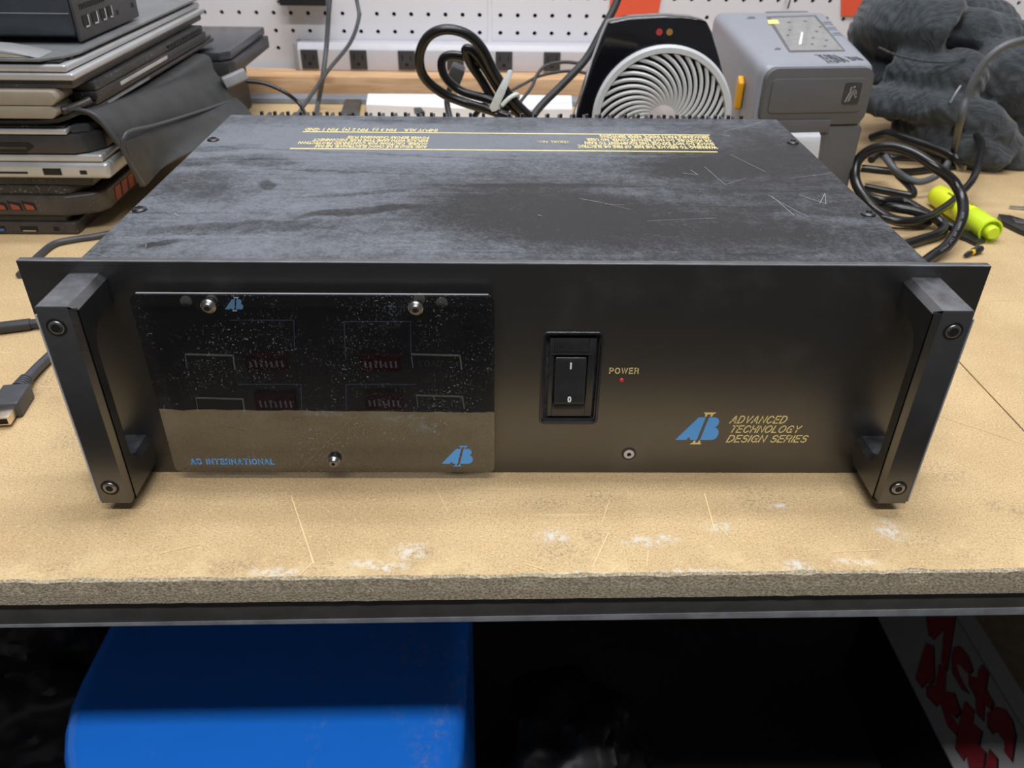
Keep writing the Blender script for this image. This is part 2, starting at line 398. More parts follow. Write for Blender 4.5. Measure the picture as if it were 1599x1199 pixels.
M = dict(
    bench=bench_material(), edge=board_edge_material(), amptop=amp_top_material(),
    panel=black_panel_material('black_panel_paint', .36, .35), handle=black_panel_material('black_handle_paint', .34, .85),
    acrylic=acrylic_material(), jacket=jacket_material(), lumber=lumber_material(), tank=tank_material(),
    beam=pbr('grey_beam_paint', (.060, .057, .055), .45, var=.15, bs=200), lip=pbr('grey_beam_edge', (.19, .20, .22), .45, var=.25),
    peg=pbr('white_pegboard', (222, 222, 228), .45, spec=.4, var=.02, vs=5, bump=0), dark=pbr('dark_void', (.01, .01, .01), .9, bump=0),
    steel=pbr('bolt_steel', (.30, .29, .28), .32, 1.0), blacksteel=pbr('black_oxide_steel', (.06, .06, .065), .35, .8), hole=pbr('socket_black', (.002, .002, .002), .9, bump=0),
    yellow=pbr('yellow_print', (224, 205, 138), .6, bump=0, var=.06), blue=pbr('blue_print', (88, 160, 232), .55, bump=0, var=.03), gold=pbr('gold_print', (212, 197, 142), .6, bump=0, var=.1, vs=300),
    white=pbr('white_print', (232, 232, 232), .5, bump=0, var=.03), dimyellow=pbr('khaki_print', (.58, .55, .36), .6, bump=0), dimmer=pbr('faint_print', (.16, .16, .11), .6, bump=0), dimblue=pbr('slate_print', (.30, .38, .50), .6, bump=0),
    swplastic=pbr('switch_plastic', (.022, .023, .026), .26, var=.2, bump=.1, bs=900), redled=pbr('red_lens', (.75, .03, .05), .15, bump=0),
    redwin=pbr('red_display_filter', (.060, .006, .006), .25, bump=0), digit=pbr('display_segments', (.40, .34, .32), .4, bump=0),
    cable=pbr('black_rubber_cable', (.010, .010, .011), .28, var=.2, bump=.03), greycable=pbr('grey_cable', (.085, .092, .102), .45, bump=.02), darkcable=pbr('matte_dark_cable', (.03, .032, .036), .5),
    zip=pbr('clear_nylon', (.70, .76, .78), .3, bump=0), plug=pbr('grey_plug_plastic', (.052, .056, .066), .45), hdmi=pbr('light_grey_plug', (.26, .27, .29), .45), gold_m=pbr('plug_metal', (.75, .66, .55), .3, 1.0),
    alu=pbr('silver_aluminium', (.50, .51, .52), .30, .45, var=.04), greyshell=pbr('grey_shell', (.20, .21, .22), .4, .3), beige=pbr('warm_grey_shell', (.28, .25, .20), .42, var=.05), lapblack=pbr('black_laptop_shell', (.022, .021, .022), .42, var=.25, dust=(.62, 500)),
    lapbrown=pbr('dark_brown_shell', (.050, .043, .040), .42, var=.2, dust=(.66, 500)), lapdark=pbr('charcoal_shell', (.033, .034, .038), .38, var=.2), minipc=pbr('slate_case', (.055, .062, .075), .28, .3, var=.08), ports=pbr('port_plate', (.050, .050, .056), .5),
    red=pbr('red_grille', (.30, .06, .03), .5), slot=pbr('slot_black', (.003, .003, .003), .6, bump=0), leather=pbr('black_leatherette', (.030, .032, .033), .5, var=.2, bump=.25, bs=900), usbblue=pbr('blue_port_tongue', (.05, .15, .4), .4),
    whiteplastic=pbr('strip_enamel', (198, 198, 206), .4, bump=0, var=.02), outlet=pbr('outlet_black', (.035, .035, .040), .45), metalbar=pbr('grey_steel_bar', (.24, .27, .32), .5),
    gloss=pbr('piano_black', (.006, .006, .009), .08, coat=.5, bump=0), grille=pbr('pale_grille_plastic', (196, 200, 204), .4, bump=0, var=.03), heaterdark=pbr('heater_shell', (.05, .05, .055), .4), hub=pbr('hub_grey', (.50, .47, .47), .5),
    prlight=pbr('printer_light_grey', (140, 144, 154), .42, var=.02, bump=.03), prdark=pbr('printer_dark_grey', (88, 89, 92), .45, var=.03, bump=.03), prwin=pbr('printer_window', (.24, .245, .24), .12, var=.1), amber=pbr('amber_latch', (.80, .38, .01), .35), ledamber=pbr('amber_ring', (.35, .2, .05), .4), ledred=pbr('red_ring', (.45, .05, .06), .4),
    paper=pbr('white_paper', (232, 234, 240), .8, bump=0, var=.01), sticker=pbr('yellow_sticker', (.80, .76, .25), .6), orange=pbr('orange_red_card', (232, 92, 62), .6, bump=0, var=.03),
    hi=pbr('fluorescent_yellow', (.76, .84, .03), .35, bump=0, var=.03), hicap=pbr('fluorescent_lime', (.62, .82, .03), .32, bump=0, var=.03), ink=pbr('dark_ink', (.02, .02, .015), .6),
    tool=pbr('black_tool_steel', (.018, .018, .02), .35), chrome=pbr('chrome', (.7, .7, .72), .2, 1.0), band=pbr('yellow_band', (.85, .52, .03), .4),
    floor=pbr('dark_floor', (.030, .024, .020), .7, var=.3, vs=4), boxwhite=pbr('white_carton', (.27, .27, .275), .7, var=.04), redink=pbr('dark_red_lettering', (.20, .010, .018), .6), brown=pbr('kraft_carton', (.20, .14, .09), .8), bag=pbr('black_plastic_film', (.010, .010, .012), .42, bump=.5, bs=60),
    ceiling=pbr('dull_ceiling', (.20, .20, .20), .8), scuff=pbr('chalky_scuff', (.36, .38, .41), .7, bump=0), benchscr=pbr('fresh_scratch', (230, 205, 156), .8, bump=0), benchpaint=pbr('pale_paint_smear', (206, 206, 200), .8, bump=0), smudge=pbr('dark_smudge', (96, 84, 70), .8, bump=0))

# ---------------------------------------------------------------- the setting
BROT = math.radians(0.78)
BO = Vector((0, -0.0822, 0))
def bench_m(): return Matrix.Translation(BO) @ Matrix.Rotation(BROT, 4, 'Z')
b = B(); box(b, -2.5, 2.5, -3.2, 1.3, -.95, -.90)
put('floor', b, M['floor'], kind='structure')
b = B(); box(b, -2.5, 2.5, -3.2, 1.3, 2.0, 2.05)
put('ceiling', b, M['ceiling'], kind='structure')
WY = .95
def pegboard(name, x0, x1, z0, z1, hx0, sx, hz0, sz, thick=.006, r=.0031):
    """board with real round holes; cells of pitch sx by sz, holes on the grid (hx0, hz0)"""
    bm = B()
    nx0 = math.ceil((x0+sx/2-hx0)/sx); nx1 = math.floor((x1-sx/2-hx0)/sx)
    nz0 = math.ceil((z0+sz/2-hz0)/sz); nz1 = math.floor((z1-sz/2-hz0)/sz)
    X0 = hx0+nx0*sx-sx/2; X1 = hx0+nx1*sx+sx/2; Z0 = hz0+nz0*sz-sz/2; Z1 = hz0+nz1*sz+sz/2
    N = 16
    for i in range(nx0, nx1+1):
        for k in range(nz0, nz1+1):
            cx, cz = hx0+i*sx, hz0+k*sz
            sq, ci, cb = [], [], []
            for j in range(N):
                a = 2*math.pi*(j+.5)/N
                c, s_ = math.cos(a), math.sin(a)
                q = 1/max(abs(c), abs(s_))
                sq.append(bm.verts.new((cx+c*q*sx/2, WY, cz+s_*q*sz/2)))
                ci.append(bm.verts.new((cx+c*r, WY, cz+s_*r)))
                cb.append(bm.verts.new((cx+c*r, WY+thick, cz+s_*r)))
            corner = []
            for j in range(N):
                j2 = (j+1) % N
                a = (sq[j].co-sq[j2].co)
                vs = [sq[j], sq[j2], ci[j2], ci[j]]
                if abs(a.x) > 1e-6 and abs(a.z) > 1e-6:
                    cxx = cx+(sx/2 if sq[j].co.x+sq[j2].co.x > 2*cx else -sx/2)
                    czz = cz+(sz/2 if sq[j].co.z+sq[j2].co.z > 2*cz else -sz/2)
                    vs = [sq[j], bm.verts.new((cxx, WY, czz)), sq[j2], ci[j2], ci[j]]
                bm.faces.new(vs)
                bm.faces.new([ci[j], ci[j2], cb[j2], cb[j]])
    if X0 > x0+1e-4: box(bm, x0, X0, WY, WY+thick, z0, z1)
    if X1 < x1-1e-4: box(bm, X1, x1, WY, WY+thick, z0, z1)
    if Z0 > z0+1e-4: box(bm, X0, X1, WY, WY+thick, z0, Z0)
    if Z1 < z1-1e-4: box(bm, X0, X1, WY, WY+thick, Z1, z1)
    return put(name, bm, M['peg'], kind='structure')
SEAM = PY(765, 40, WY).x
pegboard('wall_back', -1.0, SEAM-.0015, .02, .42, PY(346, 18.5, WY).x, .02555, .1040, .0246)
pegboard('wall_back', SEAM+.0015, 1.35, .02, .42, PY(781.5, 24, WY).x, .02585, .1040, .0246)
b = B(); box(b, -2.5, 2.5, WY+.03, WY+.06, -.9, 2.0)
put('wall_rear', b, M['dark'], kind='structure')
b = B(); box(b, -2.5, 2.5, WY+.001, WY+.02, .421, 2.0)
put('wall_upper', b, M['peg'], kind='structure')
b = B(); box(b, SEAM-.003, SEAM+.003, WY-.002, WY-.0002, .066, .42, .0005)
put('trim_1', b, M['peg'], kind='structure')

# ---------------------------------------------------------------- workbench
wb = thing('workbench', 'long workbench with worn tan particle board top and grey steel front beam', 'workbench', tuple(BO), BROT)
SX = .330   # seam between the two boards
for x0, x1 in ((-1.3, SX-.0006), (SX+.0006, 1.5)):
    b = B()
    # rough sawn board: front edge slightly chipped
    n = int((x1-x0)/.004)
    rows = []
    random.seed(3)
    for i in range(n+1):
        x = x0+(x1-x0)*i/n
        j = .0010*mnoise(Vector((x*55, 0, 0)))+.0007*mnoise(Vector((x*240, 3, 0)))
        c = max(0, .0016*mnoise(Vector((x*70, 9, 0))))
        jj = .0008*mnoise(Vector((x*120, 5, 0)))
        rows.append([b.verts.new((x, .96, 0)), b.verts.new((x, .0022+j+c, 0)), b.verts.new((x, .0008+j, -.0008-c)), b.verts.new((x, jj, -.009)), b.verts.new((x, jj*.5, -.0155)), b.verts.new((x, .0015+jj, -.0172)), b.verts.new((x, .96, -.0172))])
    for a, c in zip(rows, rows[1:]):
        for k in range(7):
            f = b.faces.new([a[k], a[(k+1) % 7], c[(k+1) % 7], c[k]])
            f.material_index = 0 if k in (0,) else 1
    b.faces.new(rows[0]); b.faces.new(rows[-1][::-1])
    put('board', b, [M['bench'], M['edge']], wb)
b = B(); prism(b, [(-1.3, .004, -.0174), (-1.3, .004, -.0362), (-1.3, .05, -.0362), (-1.3, .05, -.033), (-1.3, .012, -.033), (-1.3, .012, -.0174)], (2.8, 0, 0), .0008)
beam = put('front_beam', b, M['beam'], wb, True)
b = B()
prism(b, [(-1.3, .0036, -.0355), (-.45, .0036, -.0353), (.33, .0036, -.0305), (1.5, .0036, -.0240), (1.5, .0036, -.0364), (-1.3, .0036, -.0364)], (0, .006, 0), .0003)
put('beam_lip', b, M['lip'], wb, True)
b = B()
for x in (-1.25, 1.38):
    b = B(); box(b, x, x+.07, .02, .09, -.90, -.0364, .004)
    put('leg', b, M['beam'], wb)
# scratches and smears worn into the top
def strip(bm, pts, w, z=.0003, plane=None):
    pts = [Vector(p) for p in pts]
    for a, c in zip(pts, pts[1:]):
        d = (c-a); d.z = 0
        if d.length < 1e-6: continue
        nn = Vector((-d.y, d.x, 0)).normalized()*w/2
        vs = [bm.verts.new(a-nn*.4), bm.verts.new(c-nn*.4), bm.verts.new(c+nn*.4), bm.verts.new(a+nn*.4)]
        bm.faces.new(vs)
def marks(lines, z): 
    bm = B()
    for w, *pp in lines: strip(bm, [PZ(x, y, z) for x, y in pp], w)
    return bm
b = marks([(.0012, (950, 832), (925, 885)), (.0018, (1100, 770), (1116, 828)), (.0012, (1122, 822), (1152, 852)), (.0010, (952, 780), (940, 815)), (.0016, (455, 775), (490, 880)), (.0014, (488, 878), (468, 898)),
           (.0012, (1012, 858), (1010, 884)), (.0020, (966, 882), (955, 893)), (.0010, (820, 880), (852, 890)), (.0012, (310, 850), (250, 864)), (.0008, (1300, 862), (1380, 858)), (.0010, (680, 760), (700, 800)), (.0008, (60, 560), (130, 520)), (.0008, (1505, 470), (1590, 468)), (.0010, (1440, 640), (1590, 690))], .0003)
s_ = put('scratch_marks', b, M['benchscr'], wb, kind='stuff'); s_.matrix_parent_inverse = bench_m().inverted()
# ---------------------------------------------------------------- amplifier
amp = thing('amplifier', 'large black rack mount power amplifier with front handles and dusty lid on the workbench', 'amplifier')
ZT = .1318
b = B(); box(b, -.2125, .2125, .0044, .2745, .0006, ZT, .0008, 2)
put('chassis', b, M['amptop'], amp)
W_ = .2413
A0, A1 = PY(847.5, 520, 0), PY(930, 660, 0)      # the switch opening
hx0, hx1, hz1, hz0 = A0.x+.0006, A1.x, A0.z, A1.z
b = B()
box(b, -W_, hx0, 0, .0042, .0006, .1325); box(b, hx1, W_, 0, .0042, .0006, .1325)
box(b, hx0, hx1, 0, .0042, .0006, hz0); box(b, hx0, hx1, 0, .0042, hz1, .1325)
put('front_panel', b, M['panel'], amp)
b = B(); strip_top = box(b, -W_+.0005, W_-.0005, -.0003, .0004, .1322, .1329, .0002)
put('panel_edge_highlight', b, M['lip'], amp)  # lighter strip paints in the highlight along the panel's top edge
# lid screws
for i, (px, py) in enumerate(((333, 219), (218, 328), (1238, 223), (1356, 335))):
    p = PZ(px, py, ZT)
    b = B(); r = .0042 if i < 4 else .0028
    lathe(b, [(r, 0), (r, .0004), (r*.9, .0011), (r*.55, .0017), (0, .0019)], (p.x, p.y, ZT-.0001), n=24)
    sc = put('lid_screw', b, M['blacksteel'], amp, True)
    b = B()
    for a in (.4, .4+math.pi/2):
        box(b, -r*.5, r*.5, -.0004, .0004, .0016, .0020, mtx=Matrix.Translation((p.x, p.y, ZT)) @ Matrix.Rotation(a, 4, 'Z'))
    put('cross_recess', b, M['hole'], sc)
# heat sink fins just behind the lid
b = B()
box(b, -.195, .195, .2755, .281, .02, .125)
for k in range(38):
    x = -.19+k*.0101
    box(b, x, x+.0022, .281, .300, .02, .1275)
    box(b, x, x+.0022, .2745, .2775, .12, ZT+.0022)
put('heat_sink', b, M['blacksteel'], amp)
# printing on the lid, turned to be read from the rear
def lid_m(px, py): p = PZ(px, py, ZT+.0001); return Matrix.Translation(p) @ Matrix.Rotation(math.pi, 4, 'Z')
b = B()
for (xa, ya), (xb, yb) in (((471, 208.5), (1106, 208.5)), ((452, 233.5), (1119, 236))):
    p, q = PZ(xa, ya, ZT), PZ(xb, yb, ZT)
    box(b, p.x, q.x, (p.y+q.y)/2-.0011, (p.y+q.y)/2+.0011, ZT-.0001, ZT+.00018)
put('printed_rule', b, M['gold'], amp)
b = B()
def lid_text(body, xr, xl, y_top, y_bot, line=.86, **kw):
    """upside-down block: first letter at right pixel xr, first line nearest the viewer at row y_bot"""
    t = text_bm(body, .005, Matrix.Identity(4), line=line, res=1, **kw)
    xs = [v.co.x for v in t.verts]; ys = [v.co.y for v in t.verts]
    p, q = PZ(xr, y_top, ZT+.0001), PZ(xl, y_bot, ZT+.0001)
    sx = (p.x-q.x)/(max(xs)-min(xs)); sy = (p.y-q.y)/(max(ys)-min(ys))
    M4 = Matrix.Translation((p.x, q.y, ZT+.00012)) @ Matrix.Rotation(math.pi, 4, 'Z') @ Matrix.Diagonal((sx, sy, 1, 1)) @ Matrix.Translation((-min(xs), -max(ys), 0))
    bmesh.ops.transform(t, matrix=M4, verts=t.verts)
    return t
merge(b, lid_text('WARNING: TO REDUCE THE RISK OF FIRE OR ELECTRIC\nSHOCK DO NOT EXPOSE THIS EQUIPMENT TO RAIN\nOR MOISTURE. DO NOT REMOVE COVER. NO USER\nSERVICEABLE PARTS INSIDE. REFER SERVICING', 1106, 903, 212, 231, bold=.00020))
merge(b, lid_text('AVIS: RISQUE DE CHOC ELECTRIQUE. NE PAS\nOUVRIR. CAUTION: FOR CONTINUED PROTECTION\nREPLACE WITH SAME TYPE FUSE. DISCONNECT\nPOWER BEFORE CHANGING FUSE', 671, 461, 213, 230, bold=.00020))
merge(b, lid_text('INPUT XLR    PIN 3 (-)  PIN 2 (+)  PIN 1 GND', 684, 474, 200.3, 204.2, bold=.00015))
merge(b, lid_text('SERIAL NO.', 888, 838, 220, 223))
put('caution_lettering', b, M['gold'], amp)
b = marks([(.0007, (905, 310), (940, 316)), (.0004, (940, 316), (985, 327)), (.0006, (1200, 305), (1245, 330), (1262, 338)), (.0006, (1205, 306), (1240, 336)), (.0006, (1248, 304), (1290, 318), (1288, 302), (1280, 318)), (.0006, (1140, 241), (1195, 268)), (.0005, (1130, 205), (1190, 190), (1160, 200)), (.0005, (1070, 205), (1140, 212)),
           (.0005, (1235, 278), (1300, 270)), (.0007, (1066, 270), (1090, 273), (1078, 265)), (.0005, (1100, 260), (1132, 288), (1165, 278)), (.0009, (272, 333), (279, 337)), (.0004, (150, 395), (166, 401)), (.0004, (228, 380), (228, 386)), (.0008, (840, 335), (846, 337)), (.0004, (1010, 345), (1120, 340)), (.0005, (945, 318), (975, 320))], ZT+.0001)
put('scuff_marks', b, M['scuff'], amp, kind='stuff')

# handles
def handle(s):
    """s=-1 left, 1 right; C-shaped bar with chamfered inner edges"""
    xo = .2178*s; w = .0185
    zt, zb, d, t = .1258, .0085, .0362, .0125
    out = [(0, zt+.0005), (-d+.0006, zt+.0002), (-d, zt-.0008), (-d, zb), (-d+.001, zb-.001), (-.004, zb-.001), (0, zb+.002)]
    inn = []
    for i in range(6):      # bottom inner: arm top, fillet to grip
        a = i/5*math.pi/2
        inn.append((-(d-t)+.010-.010*math.sin(a), zb+.0185+.010-.010*math.cos(a)))
    inn = [(0, zb+.0185)]+inn
    top = []
    for i in range(6):
        a = i/5*math.pi/2
        top.append((-(d-t)+.010-.010*math.cos(a), zt-.0185-.010+.010*math.sin(a)))
    top = top+[(0, zt-.0185)]
    poly = out+inn+top
    b = B()
    bb = bmesh.new()
    x_in = xo-s*w
    vo = [bb.verts.new((xo, y, z)) for y, z in poly]
    bb.faces.new(vo)
    r = bmesh.ops.extrude_face_region(bb, geom=bb.faces[:])
    bmesh.ops.translate(bb, vec=(-s*w, 0, 0), verts=[e for e in r['geom'] if isinstance(e, bmesh.types.BMVert)])
    bmesh.ops.recalc_face_normals(bb, faces=bb.faces)
    es = [e for e in bb.edges if all(abs(v.co.x-x_in) < 1e-6 for v in e.verts) and not all(v.co.y > -1e-4 for v in e.verts)]
    bmesh.ops.bevel(bb, geom=es, offset=.0030, segments=1, affect='EDGES')
    es = [e for e in bb.edges if all(abs(v.co.x-xo) < 1e-6 for v in e.verts) and not all(v.co.y > -1e-4 for v in e.verts)]
    bmesh.ops.bevel(bb, geom=es, offset=.0009, segments=2, affect='EDGES')
    merge(b, bb)
    h = put('handle', b, M['handle'], amp, True)
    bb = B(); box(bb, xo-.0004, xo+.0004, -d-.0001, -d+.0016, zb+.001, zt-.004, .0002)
    put('pale_edge', bb, M['hub'] if s < 0 else M['hdmi'], h)  # thin pale strip along the handle's outer front edge
    for z, xx in ((.1155, xo-s*.0078), (.0190, xo-s*.0078)):
        bb = B()
        lathe(bb, [(.0046, 0), (.0046, .0003), (.0040, .0004), (.0040, .00005), (.0037, .00005), (.0035, .0007), (.0031, .0010), (.0019, .0010), (.0019, .0002), (0, .0002)], (xx, -d+.0001, z), (0, -1, 0), 32)
        bt = put('bolt', bb, M['steel'], h, True)
        bb = B()
        lathe(bb, [(.0019, 0), (.0019, .0006), (0, .0006)], (xx, -d-.0003, z), (0, -1, 0), 6)
        put('hex_socket', bb, M['hole'], bt)
        bb = B()
        lathe(bb, [(.0046, 0), (.0046, .0005), (.0038, .0005), (.0038, 0)], (xx, -d+.0001, z), (0, -1, 0), 32)
        put('counterbore', bb, M['hole'], bt)
    return h
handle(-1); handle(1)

# power switch
def ring(bm, x0, x1, z0, z1, r, w, y0, y1):
    o_, i_ = rrect(x0, x1, z0, z1, r, 0), rrect(x0+w, x1-w, z0+w, z1-w, max(.0004, r-w), 0)
    n = len(o_)
    V = [[bm.verts.new((p[0], y, p[2])) for p in q] for q, y in ((o_, y0+.0004), ([((a[0]*.7+c[0]*.3), 0, (a[2]*.7+c[2]*.3)) for a, c in zip(o_, i_)], y0), ([((a[0]*.2+c[0]*.8), 0, (a[2]*.2+c[2]*.8)) for a, c in zip(o_, i_)], y0), (i_, y0+.0005), (i_, y1), (o_, y1))]
    for a, c in zip(V, V[1:]+V[:1]):
        for j in range(n): bm.faces.new([a[j], a[(j+1) % n], c[(j+1) % n], c[j]])
def rrect(x0, x1, z0, z1, r, y, n=6):
    pts = []
    for cx_, cz_, a0 in ((x1-r, z1-r, 0), (x0+r, z1-r, 90), (x0+r, z0+r, 180), (x1-r, z0+r, 270)):
        for i in range(n+1):
            a = math.radians(a0+90*i/n); pts.append((cx_+r*math.cos(a), y, cz_+r*math.sin(a)))
    return pts
sw_ = thing('power_switch', None, None); sw_.parent = amp
fx = lambda px, py, y: PY(px, py, y)
b = B()
ring(b, hx0-.0010, hx1+.0010, hz0-.0010, hz1+.0010, .0034, .0016, -.0005, .006)
ring(b, hx0+.0002, hx1-.0002, hz0+.0002, hz1-.0002, .0028, .0014, .0010, .0075)
put('outer_rim', b, M['swplastic'], sw_, True)
p0, p1 = fx(859, 527, .002), fx(927, 650, .002)
ix0, ix1, iz1, iz0 = p0.x, fx(922.5, 650, .002).x, p0.z, p1.z+.0006
r0, r1 = fx(867.5, 556, .001), fx(910.5, 629, .001)
rx0, rx1, rz1, rz0 = r0.x, r1.x+.0003, r0.z, r1.z
b = B()
box(b, hx0, hx1, .0055, .009, hz0, hz1)
for a in ((ix0, rx0-.0008, iz0, iz1), (rx1+.0008, ix1, iz0, iz1), (rx0-.0008, rx1+.0008, iz0, rz0-.0008), (rx0-.0008, rx1+.0008, rz1+.0012, iz1)):
    box(b, a[0], a[1], .0012, .006, a[2], a[3], .0004)
put('bezel', b, M['swplastic'], sw_, True)
b = B()
box(b, rx0-.0022, rx1+.0022, .0002, .0016, rz1+.0012, rz1+.0018, .0002)
put('bezel_ridge', b, M['swplastic'], sw_, True)
b = B()
zc = (rz0+rz1)/2; hh = (rz1-rz0)/2
prof = [(.0058, rz0), (-.0012, rz0+.0004), (-.0026, rz0+.0022), (-.0008, zc-.002), (-.0002, zc+.002), (.0003, rz1-.0030), (.0008, rz1-.0008), (.0058, rz1)]
prism(b, [(rx0, y, z) for y, z in prof], (rx1-rx0, 0, 0), .0007, 3)
rk = put('rocker', b, M['swplastic'], sw_, True)
rc = (rx0+rx1)/2
b = B(); box(b, rc-.00045, rc+.00045, -.0006, .0004, rz1-.0072, rz1-.0036)
merge(b, text_bm('0', .0046, frame((rc, -.0029, rz0+.0032), (1, 0, 0), (0, .17, 1)), bold=.00016, sx=.9, align='CENTER'))
put('rocker_marking', b, M['white'], rk)

# plain gothic capitals drawn with strokes
def arc(cx, cy, rx, ry, a0, a1, n=9): return [(cx+rx*math.cos(math.radians(a0+(a1-a0)*i/n)), cy+ry*math.sin(math.radians(a0+(a1-a0)*i/n))) for i in range(n+1)]
G = {'A': (.78, [[(0, 0), (.36, 1), (.42, 1), (.78, 0)], [(.14, .33), (.64, .33)]]),
     'B': (.68, [[(0, 0), (0, 1), (.40, 1)]+arc(.40, .76, .22, .24, 90, -90)+[(0, .52)], [(.40, .52)]+arc(.42, .26, .26, .26, 90, -90)+[(0, 0)]]),
     'C': (.78, [arc(.40, .5, .40, .5, 38, 322, 18)]), 'D': (.74, [[(0, 0), (0, 1), (.30, 1)]+arc(.30, .5, .44, .5, 90, -90, 14)+[(0, 0)]]),
     'E': (.62, [[(.62, 0), (0, 0), (0, 1), (.60, 1)], [(0, .52), (.54, .52)]]), 'G': (.80, [arc(.40, .5, .40, .5, 40, 350, 18)+[(.80, .46), (.46, .46)], [(.80, .46), (.80, 0)]]),
     'H': (.70, [[(0, 0), (0, 1)], [(.70, 0), (.70, 1)], [(0, .52), (.70, .52)]]), 'I': (.04, [[(.02, 0), (.02, 1)]]), 'L': (.56, [[(0, 1), (0, 0), (.56, 0)]]),
     'M': (.84, [[(0, 0), (0, 1), (.42, .15), (.84, 1), (.84, 0)]]), 'N': (.70, [[(0, 0), (0, 1), (.70, 0), (.70, 1)]]), 'O': (.84, [arc(.42, .5, .42, .5, 0, 360, 26)]),
     'P': (.66, [[(0, 0), (0, 1), (.42, 1)]+arc(.40, .73, .26, .27, 90, -90)+[(0, .46)]]), 'R': (.68, [[(0, 0), (0, 1), (.42, 1)]+arc(.40, .74, .26, .26, 90, -90)+[(0, .48)], [(.42, .48), (.60, .38), (.64, .12), (.70, 0)]]),
     'S': (.66, [arc(.33, .74, .30, .26, 25, 250, 12)+arc(.33, .26, .33, .27, 75, -160, 12)]), 'T': (.68, [[(0, 1), (.68, 1)], [(.34, 1), (.34, 0)]]), 'U': (.70, [[(0, 1), (0, .32)]+arc(.35, .32, .35, .32, 180, 360)+[(.70, 1)]]),
     'V': (.72, [[(0, 1), (.36, 0), (.72, 1)]]), 'W': (1.06, [[(0, 1), (.27, 0), (.53, 1), (.79, 0), (1.06, 1)]]), 'Y': (.72, [[(0, 1), (.36, .45), (.72, 1)], [(.36, .45), (.36, 0)]]),
     'Z': (.64, [[(0, 1), (.64, 1), (0, 0), (.64, 0)]]), '0': (.6, [arc(.30, .5, .30, .5, 0, 360, 16)]), '4': (.6, [[(.45, 0), (.45, 1), (0, .3), (.6, .3)]]),
     '1': (.3, [[(0, .78), (.24, 1), (.24, 0)]])}
def stroke_text(body, xa, yb, xb, ytop, y, weight=.15, slant=0.0, gap=.26):
    """capitals from baseline-left pixel to right pixel with cap height from ytop, on a face looking to -y"""
    w = weight
    adv = 0; lines = []; ng = 0
    for ch in body:
        if ch == ' ': adv += .30; ng += 1; continue
        cw, st = G[ch]
        for l in st: lines.append((ng, [(adv+px, py) for px, py in l]))
        adv += cw; ng += 1
    ng -= 1
    p, q, tp = PY(xa, yb, y), PY(xb, yb, y), PY(xa, ytop, y)
    h = tp.z-p.z
    gh = (w+gap*.62)*h
    W = (q.x-p.x-w*h-slant*h-ng*gh)/adv
    bm = B()
    def pt(u, v, k):
        v2 = w/2+v*(1-w)
        return Vector((p.x+w*h/2+u*W+k*gh+slant*v2*h, 0, p.z+v2*h))
    hw = w*h/2
    for k_, l in lines:
        P_ = [pt(*c, k_) for c in l]
        nn = len(P_)
        L, R_2 = [], []
        closed = (P_[0]-P_[-1]).length < 1e-6
        for i in range(nn):
            a = P_[i-1] if i > 0 else (P_[-2] if closed else None)
            c = P_[i+1] if i < nn-1 else (P_[1] if closed else None)
            d1 = (P_[i]-a).normalized() if a is not None else None
            d2 = (c-P_[i]).normalized() if c is not None else None
            base = P_[i].copy()
            if d1 is None: d = d2; base -= d*hw*.98; k = 1
            elif d2 is None: d = d1; base += d*hw*.98; k = 1
            else:
                d = (d1+d2).normalized() if (d1+d2).length > .2 else d1
                k = min(1.9, 1/max(.3, d.dot(d1)))
            nrm_ = Vector((-d.z, 0, d.x))*hw*k
            L.append(base+nrm_); R_2.append(base-nrm_)
        V = [[bm.verts.new((v.x, yy, v.z)) for v in q_] for q_, yy in ((L, y-.00012), (R_2, y-.00012), (R_2, y), (L, y))]
        for a, c in zip(V, V[1:]+V[:1]):
            for i in range(nn-1): bm.faces.new([a[i], a[i+1], c[i+1], c[i]])
    return bm
# power lamp, lettering, logo, small screw
p = PY(970.5, 593, 0)
b = B(); lathe(b, [(.0012, -.001), (.0012, .0004), (.0008, .0009), (0, .0011)], (p.x, 0, p.z), (0, -1, 0), 16)
put('power_lamp', b, M['redled'], amp, True)
def front_text(body, x0, y0, x1, y, sz, **kw):
    p = PY(x0, y0, y)
    return text_bm(body, sz, FRONT(p.x, y-.00005, p.z), **kw)
def fit_text(body, xa, yb, xb, ytop, y, **kw):
    """lettering from baseline-left pixel to right pixel, cap height from ytop"""
    p, q, tp = PY(xa, yb, y), PY(xb, yb, y), PY(xa, ytop, y)
    h = (tp.z-p.z)
    sz = h/.70
    t = text_bm(body, sz, Matrix.Identity(4), **kw)
    xs = [v.co.x for v in t.verts]; w = max(xs)-min(xs)
    s = (q.x-p.x)/w
    bmesh.ops.transform(t, matrix=FRONT(p.x, y-.00008, p.z) @ Matrix.Diagonal((s, 1, 1, 1)) @ Matrix.Translation((-min(xs), 0, 0)), verts=t.verts)
    return t
b = B(); merge(b, stroke_text('POWER', 951, 583.5, 997, 574, 0, .15)); put('power_lettering', b, M['yellow'], amp)
for body, xa, yb, xb, yt in (('ADVANCED', 1138, 660.5, 1230, 649.5), ('TECHNOLOGY', 1137.5, 675, 1251, 664.5), ('DESIGN SERIES', 1133, 690, 1262, 679.5)):
    b = stroke_text(body, xa, yb+.5, xb, yt-.5, 0, .13, .34, .18)
    put('series_lettering', b, M['yellow'], amp)
